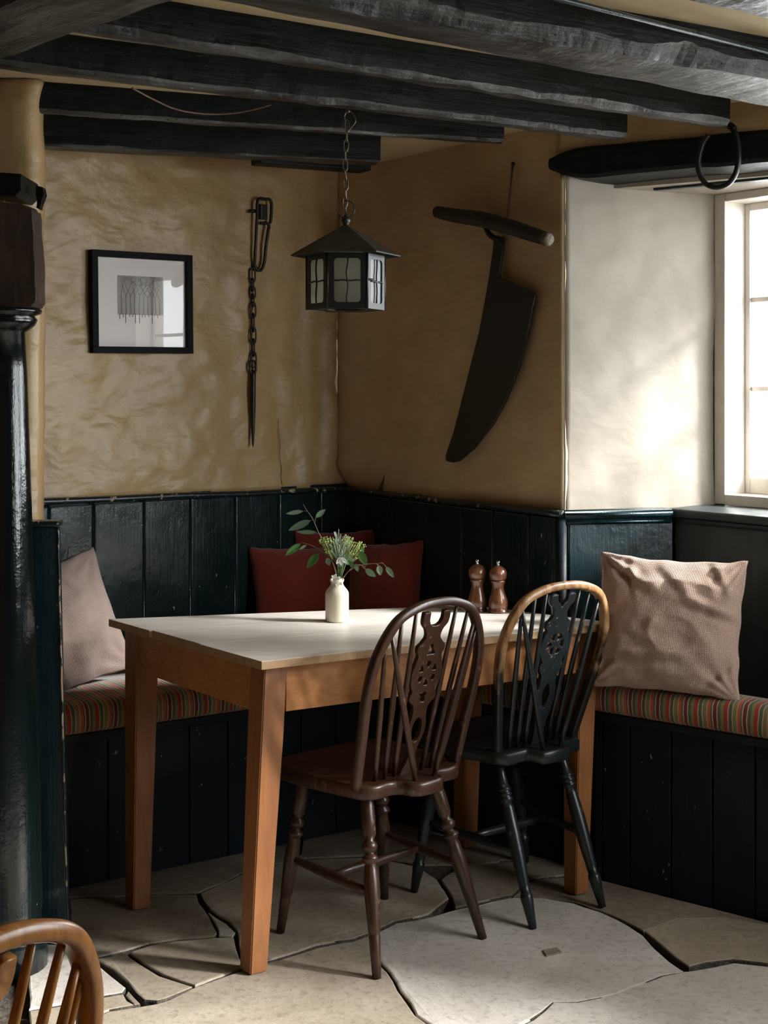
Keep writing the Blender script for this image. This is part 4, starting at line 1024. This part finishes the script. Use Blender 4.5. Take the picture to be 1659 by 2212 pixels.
stem([(738, 1255, -.01), (752, 1235, -.02), (775, 1222, -.02), (800, 1218, -.02), (827, 1216, -.02)])
stem([(736, 1255, -.005), (747, 1240, -.01), (765, 1222, -.01), (778, 1220, -.01), (790, 1225, -.01)])
G, Gr, Sg = LEAF
lv = [((655, 1104), (617, 1110), 5, Sg), ((682, 1118), (703, 1100), 6, G), ((671, 1124), (623, 1146), 8, G), ((684, 1150), (640, 1149), 5, G),
      ((650, 1174), (616, 1200), 8, Gr), ((663, 1177), (646, 1187), 3, G), ((688, 1196), (663, 1227), 9, Gr),
      ((706, 1205), (712, 1222), 6, G), ((776, 1190), (792, 1222), 9, Gr), ((768, 1218), (773, 1235), 5, G), ((789, 1229), (812, 1246), 7, G),
      ((818, 1221), (822, 1243), 7, Sg), ((834, 1224), (851, 1248), 6, G), ((781, 1180), (786, 1194), 4, Gr), ((745, 1218), (765, 1205), 8, G), ((738, 1205), (722, 1190), 5, Sg), ((765, 1226), (752, 1210), 5, Gr)]
for i, (a, b, w_, m) in enumerate(lv):
    dd = .02 if a[0] < 700 and a[1] > 1160 else (-.02 if a[0] > 760 else 0)
    leafm(FP(*a, dd), FP(*b, dd+.008*math.sin(i)), w_*k, m, Vector((.15*math.sin(i*2), -1, .25*math.cos(i))))
random.seed(11)
petiole = bmesh.new()
for a, c in (((655, 1104), (662, 1104)), ((682, 1118), (680, 1131)), ((671, 1124), (677, 1123)), ((684, 1150), (690, 1152)), ((688, 1196), (700, 1194)), ((789, 1229), (780, 1222)), ((818, 1221), (810, 1217)), ((834, 1224), (826, 1216))):
    tube(petiole, [FP(*a), FP(*c)], .0006, 5)
o = obj('leaf_stalks', petiole, STEM, bq, True); o['kind'] = 'stuff'
# bud clusters: one spray each
def spray(cu, cv, ru, rv, n, nm='bud_spray'):
    bm = bmesh.new()
    for _ in range(n):
        a = random.random()*6.28; r = random.random()**.5; u = cu+ru*r*math.cos(a); v = cv+rv*r*math.sin(a); dd = (random.random()-.5)*.05
        p = FP(u, v, dd); bmesh.ops.create_icosphere(bm, subdivisions=1, radius=(1.0+random.random()*1.3)*k, matrix=Matrix.Translation(p))
        if random.random() < .5: tube(bm, [p, p+(FP(735, 1235, 0)-p)*.35], .0005, 4)
    o = obj(nm, bm, FLY, bq, True); o['kind'] = 'stuff'
spray(702, 1168, 14, 9, 46); spray(722, 1176, 12, 12, 44); spray(752, 1168, 14, 10, 46); spray(777, 1180, 13, 10, 42); spray(765, 1198, 14, 12, 36); spray(708, 1188, 10, 8, 24)
bm = bmesh.new()
for _ in range(130):
    a = -2.5+random.random()*1.9; L = 18+random.random()*52; u0 = 735+random.random()*10-5; v0 = 1225-random.random()*18
    p = FP(u0, v0, (random.random()-.5)*.03); q = FP(u0+L*math.cos(a)*.62, v0+L*math.sin(a)*.95, (random.random()-.5)*.05); 
    tube(bm, [p, (p+q)/2+Vector((0, 0, .002)), q], .0008, 4)
o = obj('needle_leaves', bm, LEAF[2], bq); o['kind'] = 'stuff'
bm = bmesh.new()
for _ in range(26):
    u = 724+random.random()*30; tube(bm, [FP(733+random.random()*6-3, 1255, 0), FP(u, 1205-random.random()*10, (random.random()-.5)*.03)], .0009, 5)
o = obj('green_stems', bm, STEMG, bq, True); o['kind'] = 'stuff'
for a, b, w_ in (((735, 1204), (727, 1219), 4), ((736, 1204), (737, 1222), 4.5), ((738, 1204), (749, 1218), 4)):
    leafm(FP(*a, -.03), FP(*b, -.034), w_*k, FLW).name = 'petal'
for a, b, w_ in (((727, 1250), (716, 1243), 4), ((724, 1252), (715, 1252), 4), ((727, 1252), (736, 1246), 4), ((728, 1254), (728, 1268), 4), ((722, 1248), (727, 1240), 4), ((733, 1256), (738, 1265), 3)):
    leafm(FP(*a, -.012), FP(*b, -.022), w_*k, FLW).name = 'petal'
# mills
def mill(u, v, label, s=1.0):
    p = table_z(u, v); o = empty('pepper_mill', p); tag(o, label, 'pepper mill', 'turned wooden mills'); q = p.y/F*s
    bm = bmesh.new(); lathe(bm, (0, 0, 0), (0, 0, 1), [(h*q, r*q) for h, r in [(0, 20), (1, 21.5), (5, 21), (6, 19.5), (14, 21), (24, 21), (34, 18), (46, 14), (54, 12.5), (62, 13.5), (66, 15.5), (69, 15.5), (70, 14.5)]], 28); obj('body', bm, MILL, o, True)
    bm = bmesh.new(); lathe(bm, (0, 0, 0), (0, 0, 1), [(h*q, r*q) for h, r in [(70.5, 14.5), (72, 17), (76, 18.5), (84, 19.5), (92, 17.5), (98, 12), (101, 6), (102, 3)]], 28); obj('head', bm, MILL, o, True)
    bm = bmesh.new(); lathe(bm, (0, 0, 0), (0, 0, 1), [(h*q, r*q) for h, r in [(101, 3.5), (104, 3.5), (105, 2.5), (106, 4), (109, 4.5), (112, 3)]], 12); obj('knob', bm, STEEL, o, True)
mill(1031, 1320, 'turned wooden pepper mill, left of the pair behind the chair backs')
mill(1076, 1323, 'turned wooden pepper mill, right of the pair behind the chair backs')

# ------------------------------------------------------------------ cushions
def cushion(name, label, w_, h_, t_, mat, loc, rz, tilt, roll=0, seed=0, crease=.006, group=None, ears=.035, n=44, folds=()):
    bm = bmesh.new(); uvl = bm.loops.layers.uv.new('UVMap'); vs = {}
    for side in (1, -1):
        for i in range(n+1):
            for j in range(n+1):
                if side == -1 and (i in (0, n) or j in (0, n)): vs[(side, i, j)] = vs[(1, i, j)]; continue
                a = 2*i/n-1; b = 2*j/n-1
                e = max(0, (1-a**4))*max(0, (1-b**4)); e = e**.6
                dome = t_/2*(e*.45+.55*e*math.cos(a*1.25)*math.cos(b*1.25))
                pin = 1-ears*2*(1-abs(b)**2.0)*(abs(a)**3); pin2 = 1-ears*2*(1-abs(a)**2.0)*(abs(b)**3)
                x = a*w_/2*pin+.004*N3((b*3, a, 0), 1.2, seed); z = b*h_/2*pin2+.005*N3((a*3.5, b, 4), 1.2, seed)
                rg_ = (1-abs(N3((x*5+z*3, z*6-x*2, side*5), 1.1, seed+7))*3.2); rg_ = max(0, rg_)**2
                wr = crease*(.9*rg_-.4+N3((x*9, z*9, side*3), 1, seed)+.8*N3((x*5+z*6, z*3-x*4, side), 2.2, seed+2)+.35*N3((x, z, side), 28, seed+3))*e
                if side == 1:
                    for (a0, b0, a1, b1, am, wd) in folds:
                        L2_ = (a1-a0)**2+(b1-b0)**2; q_ = max(0, min(1, ((a-a0)*(a1-a0)+(b-b0)*(b1-b0))/L2_))
                        da, db = a-(a0+(a1-a0)*q_), b-(b0+(b1-b0)*q_); dd = math.hypot(da, db)
                        sd = (db*(a1-a0)-da*(b1-b0))/math.sqrt(L2_)
                        fade = math.sin(math.pi*min(1, max(0, .12+.8*q_)))
                        wr += am*fade*(-math.exp(-(dd/wd)**2)+.75*math.exp(-((sd-wd*1.7)/wd)**2-(max(0, dd-abs(sd))/wd)**2))
                # corner puckers
                for ca, cb in ((-1, -1), (1, -1), (-1, 1), (1, 1)):
                    dd = math.hypot(a-ca, b-cb)
                    if dd < .7: wr += crease*1.0*math.sin(math.atan2(b-cb, a-ca)*14+seed)*(.7-dd)*dd*3
                vs[(side, i, j)] = bm.verts.new((x, -side*(dome+wr), z))
    for side in (1, -1):
        for i in range(n):
            for j in range(n):
                ix = [(i, j), (i+1, j), (i+1, j+1), (i, j+1)]
                if side == -1: ix.reverse()
                f = bm.faces.new([vs[(side, *q)] for q in ix])
                for l, q in zip(f.loops, ix): l[uvl].uv = (q[0]/n, q[1]/n)
    o = obj(name, bm, mat, smooth=True); o.location = loc; o.rotation_euler = (tilt, roll, rz)
    tag(o, label, 'cushion', group); return o
# facing local -Y toward camera
cushion('cushion', 'large creased beige waffle-weave cushion on the window bench', .42, .385, .175, BEIGE, (.797, 3.895, .767), math.radians(-24), math.radians(-16), math.radians(1), 3, .011, ears=.03, n=80,
        folds=((-.85, .8, -.2, .35, .012, .07), (-.6, .85, -.45, .3, .008, .05), (.15, .25, .95, .05, .014, .07), (-.95, -.62, .3, -.55, .013, .07), (-.1, .7, .25, .3, .009, .08), (.95, -.45, .55, -.85, .010, .06), (-.3, -.1, .3, -.3, .006, .09), (.5, .9, .75, .45, .009, .06)))
cushion('cushion', 'pinkish beige ribbed cushion on the left bench beside the bench end', .443, .39, .148, BEIGE2, (-.986, 4.14, .712), math.radians(44), math.radians(-19), math.radians(-12), 5, .010)
rg = 'red cushions in the back corner'
cushion('cushion', 'dark red cushion leaning on the left of the back corner', .392, .366, .12, RED, (-.270, 4.82, .708), math.radians(22), math.radians(-14), 0, 7, .006, rg)
cushion('cushion', 'dark red cushion at the right, nearest the pepper mills', .275, .38, .12, RED, (.002, 4.715, .725), math.radians(-22), math.radians(-12), math.radians(-3), 9, .006, rg)
cushion('cushion', 'dark red cushion tucked behind the other two red ones', .295, .38, .10, RED, (-.172, 4.915, .745), math.radians(5), math.radians(-5), 0, 11, .006, rg)

# ------------------------------------------------------------------ wheel-back chairs
def sm(y, pts):
    """smooth piecewise half width"""
    return cat([(p[0], p[1], 0) for p in pts], 6)
LEG1 = [(0, .013), (.06, .017), (.15, .019), (.24, .0175), (.27, .0115), (.285, .0175), (.305, .0205), (.325, .017), (.335, .0105), (.345, .0115), (.36, .0195), (.375, .021), (.39, .0155), (.40, .0145), (.43, .0165), (.50, .0195), (.58, .0195), (.70, .0165), (.755, .0155), (.765, .0135), (.78, .0145), (.85, .0135), (1, .0110)]
LEG2 = [(0, .010), (.1, .0125), (.17, .0145), (.18, .018), (.19, .019), (.20, .0145), (.21, .0185), (.22, .019), (.23, .0145), (.24, .0185), (.255, .018), (.265, .0135), (.3, .0165), (.45, .0195), (.6, .0185), (.75, .015), (.795, .0135), (.80, .0165), (.82, .0175), (.86, .0155), (1, .010)]
def splat_outline(pts, pre=(), ws=1.12):
    pts = [(h, w_*ws) for h, w_ in pts]
    c = [Vector((x, y, 0)) for x, y in pre]+cat([(w_, h, 0) for h, w_ in pts], 5)
    R = [(p.x, p.y) for p in c]; L_ = [(-x, y) for x, y in R[::-1]]
    return R+([q for q in L_[:-1]] if pre else L_)
def circ(cx_, cy_, rx, ry, n=14, a0=0): return [(cx_+rx*math.cos(a0+2*math.pi*i/n), cy_+ry*math.sin(a0+2*math.pi*i/n)) for i in range(n)]
def chair(label, O, face, mat, hoopmat, splat, legprof, rear, front, sh=.445, hw=(.172, .180, .187, .176, .132, .068), H=.455, lean=.115, seatw=(.205, .17), tail='round', group='wheel-back chairs', yb=-.14, spx=(.110, .079, .047), scale=1.0):
    rt, fw_ = frame2(face)
    c = empty('wheelback_chair', (O[0], O[1], 0), math.atan2(fw_.y, fw_.x)-math.pi/2); tag(c, label, 'chair', group)
    c.scale = (scale,)*3
    def part(nm, fn, m=mat, smooth=True):
        bm = bmesh.new(); fn(bm); return obj(nm, bm, m, c, smooth)
    # seat
    a, b = seatw
    if tail == 'round':
        o_ = [(0, .205), (a*.6, .20), (a*.93, .17), (a, .10), (a*.97, 0), (b+.012, -.10), (b, -.155), (b*.8, -.178), (.085, -.176), (.062, -.19), (.056, -.215), (.035, -.232), (0, -.235)]
        pts = cat([(x, y, 0) for x, y in o_], 5)
    else:
        o_ = [(0, .205), (a*.6, .20), (a*.93, .17), (a, .10), (a*.97, 0), (b+.01, -.10), (b, -.15), (b-.02, -.178), (.062, -.170), (.055, -.176), (.052, -.222), (.045, -.228), (0, -.23)]
        pts = cat([(x, y, 0) for x, y in o_[:7]], 5)[:-1]+[Vector((x, y, 0)) for x, y in o_[6:]]
    R = [(p.x, p.y) for p in pts]; ring = R+[(-x, y) for x, y in R[::-1][1:-1]]
    me = plate_mesh('seat', ring, [], .036, .007)
    s = link('seat', me, mat, c); s.location = (0, 0, sh-.018)
    def lp_(x, h): return Vector((x, yb-lean*(h/H)**1.0*1.0, sh+h*math.cos(math.atan2(lean, H))*1.02))
    hs = [0, .12, .245, .335, .415, .447]
    hp = [(-w_, h*H/.455) for w_, h in zip(hw, hs)]+[(0, H)]+[(w_, h*H/.455) for w_, h in list(zip(hw, hs))[::-1]]
    hc = cat([(x, h, 0) for x, h in hp], 8)
    part('back_hoop', lambda bm: tube(bm, [lp_(p.x, p.y)-Vector((0, 0, .012 if i in (0, len(hc)-1) else 0)) for i, p in enumerate(hc)], .0115, 12, ry=.0135, up=(0, -1, .2)), hoopmat)
    def hoop_h(x):     # height of hoop above at offset x
        best = max((p.y for p in hc if abs(abs(p.x)-abs(x)) < .012), default=H); return best
    for sgn in (-1, 1):
        for xb in spx:
            xt = xb*1.40+.004; ht = hoop_h(xt)-.004
            part('spindle', lambda bm: lathe(bm, lp_(sgn*xb, 0)-Vector((0, 0, .008)), lp_(sgn*xt, ht), [(0, .0052), (.12, .0066), (.45, .0078), (.8, .006), (1, .0045)], 10))
        xt = .145; ht = hoop_h(xt)-.012
        part('brace_spindle', lambda bm: lathe(bm, Vector((sgn*.030, -.205, sh-.008)), lp_(sgn*xt, ht), [(0, .0058), (.2, .0078), (.5, .0085), (.85, .006), (1, .0045)], 10))
    # splat: local plane x,h
    outer, holes = splat
    k = (H-.012)
    me = plate_mesh('splat', [(x, (1-y)*k) for x, y in outer], [[(x, (1-y)*k) for x, y in hh] for hh in holes], .013, .0016)
    o = link('splat', me, mat, c); ex = Vector((1, 0, 0)); ey = (lp_(0, H)-lp_(0, 0)).normalized(); ez = ex.cross(ey)
    o.matrix_local = Matrix.Translation(lp_(0, 0)-Vector((0, 0, .002))) @ Matrix((ex, ey, ez)).transposed().to_4x4()
    # legs
    feet = {}
    for sx in (-1, 1):
        for nm, (fx, fy), (tx, ty) in (('r', rear, (.115, -.115)), ('f', front, (.135, .11))):
            A_ = Vector((sx*tx, ty, sh-.030)); B_ = Vector((sx*fx, fy, 0)); feet[(sx, nm)] = (A_, B_)
            part('leg', lambda bm: lathe(bm, A_, B_, legprof, 16))
    def at(k_, z): A_, B_ = feet[k_]; t = (A_.z-z)/(A_.z-B_.z); return A_+(B_-A_)*t
    mids = {}
    for sx in (-1, 1):
        p, q = at((sx, 'r'), .185), at((sx, 'f'), .195); mids[sx] = (p+q)/2
        part('side_stretcher', lambda bm: lathe(bm, p, q, [(0, .007), (.15, .010), (.5, .0135), (.85, .010), (1, .007)], 12))
    part('cross_stretcher', lambda bm: lathe(bm, mids[-1], mids[1], [(0, .007), (.2, .011), (.5, .013), (.8, .011), (1, .007)], 12))
    return c
petals = []
for i in range(6):
    a = math.radians(60*i+30); petals.append((a, 6))
def wheel1():
    out = splat_outline([(0, .040), (.04, .041), (.075, .038), (.11, .026), (.15, .022), (.18, .030), (.205, .041), (.235, .042), (.26, .036), (.30, .040), (.37, .047), (.44, .043), (.475, .036), (.51, .041), (.535, .039), (.57, .024), (.62, .021), (.68, .026), (.74, .026), (.80, .017), (.85, .011), (.90, .013), (.95, .022), (1.0, .030)], [(0, .086), (.010, .083), (.018, .070), (.0225, .048), (.023, 0)])
    k = 1/.443
    H_ = []
    H_.append(circ(0, .205, .008, .008*k)[:]+[]); H_[-1] = [(.007, .200), (.006, .218), (.011, .235), (.015, .250), (.012, .257), (-.012, .257), (-.015, .250), (-.011, .235), (-.006, .218), (-.007, .200), (0, .192)]
    for i in range(6):
        a = math.radians(60*i+30); cx_, cy_ = .0235*math.cos(a), .0235*math.sin(a)*k
        H_.append([(cx_+math.cos(a)*q[0]*1-math.sin(a)*q[1], .372+cy_+(math.sin(a)*q[0]+math.cos(a)*q[1])*k) for q in ((-.009, 0), (-.002, .006), (.006, .009), (.009, .004), (.009, -.004), (.006, -.009), (-.002, -.006))])
    H_.append([(.010, .488), (.012, .500), (.006, .512), (.009, .535), (.006, .548), (-.006, .548), (-.009, .535), (-.006, .512), (-.012, .500), (-.010, .488)])
    H_.append(circ(0, .72, .017, .075, 20))
    return out, H_
def wheel2():
    out = splat_outline([(0, .041), (.035, .041), (.065, .036), (.085, .027), (.13, .022), (.165, .030), (.18, .038), (.21, .041), (.235, .034), (.26, .040), (.33, .046), (.40, .042), (.44, .032), (.455, .036), (.48, .038), (.51, .032), (.53, .027), (.58, .026), (.63, .031), (.70, .031), (.78, .024), (.86, .017), (.94, .016), (1.0, .018)], [(0, .085), (.004, .070), (.010, .055), (.016, .045), (.019, .030), (.020, 0)])
    k = 1/.443; H_ = []
    for i in range(6):
        a = math.radians(60*i)
        r0, r1 = .010, .031; d_ = .42
        H_.append([(r*math.cos(a+e), .325+r*math.sin(a+e)*k) for r, e in ((r0, 0), (r1, -d_), (r1*1.02, 0), (r1, d_))])
    H_.append([(0, .585), (.008, .61), (.014, .65), (.012, .69), (.006, .73), (0, .76), (-.006, .73), (-.012, .69), (-.014, .65), (-.008, .61)])
    return out, H_
chair('brown wheel-back chair nearest the camera at the table, scratched dark wood', (-.035, 3.655), (-.667, .745), BRW, BRW, wheel1(), LEG1, (.184, -.232), (.184, .15))
chair('black-painted wheel-back chair with a worn tan hoop, at the table by the window bench', (.335, 3.965), (-.60, .80), BLK, HOOP2, wheel2(), LEG2, (.130, -.272), (.215, .13), tail='square', seatw=(.20, .155), hw=(.140, .165, .188, .186, .145, .078), spx=(.10, .07, .042))
chair('honey-coloured wheel-back chair cut off at the bottom left corner', (-.595, 1.44), (-.85, .53), TANW, TANW, wheel1(), LEG1, (.19, -.23), (.19, .16))
# chipped paint on the black chair seat corner
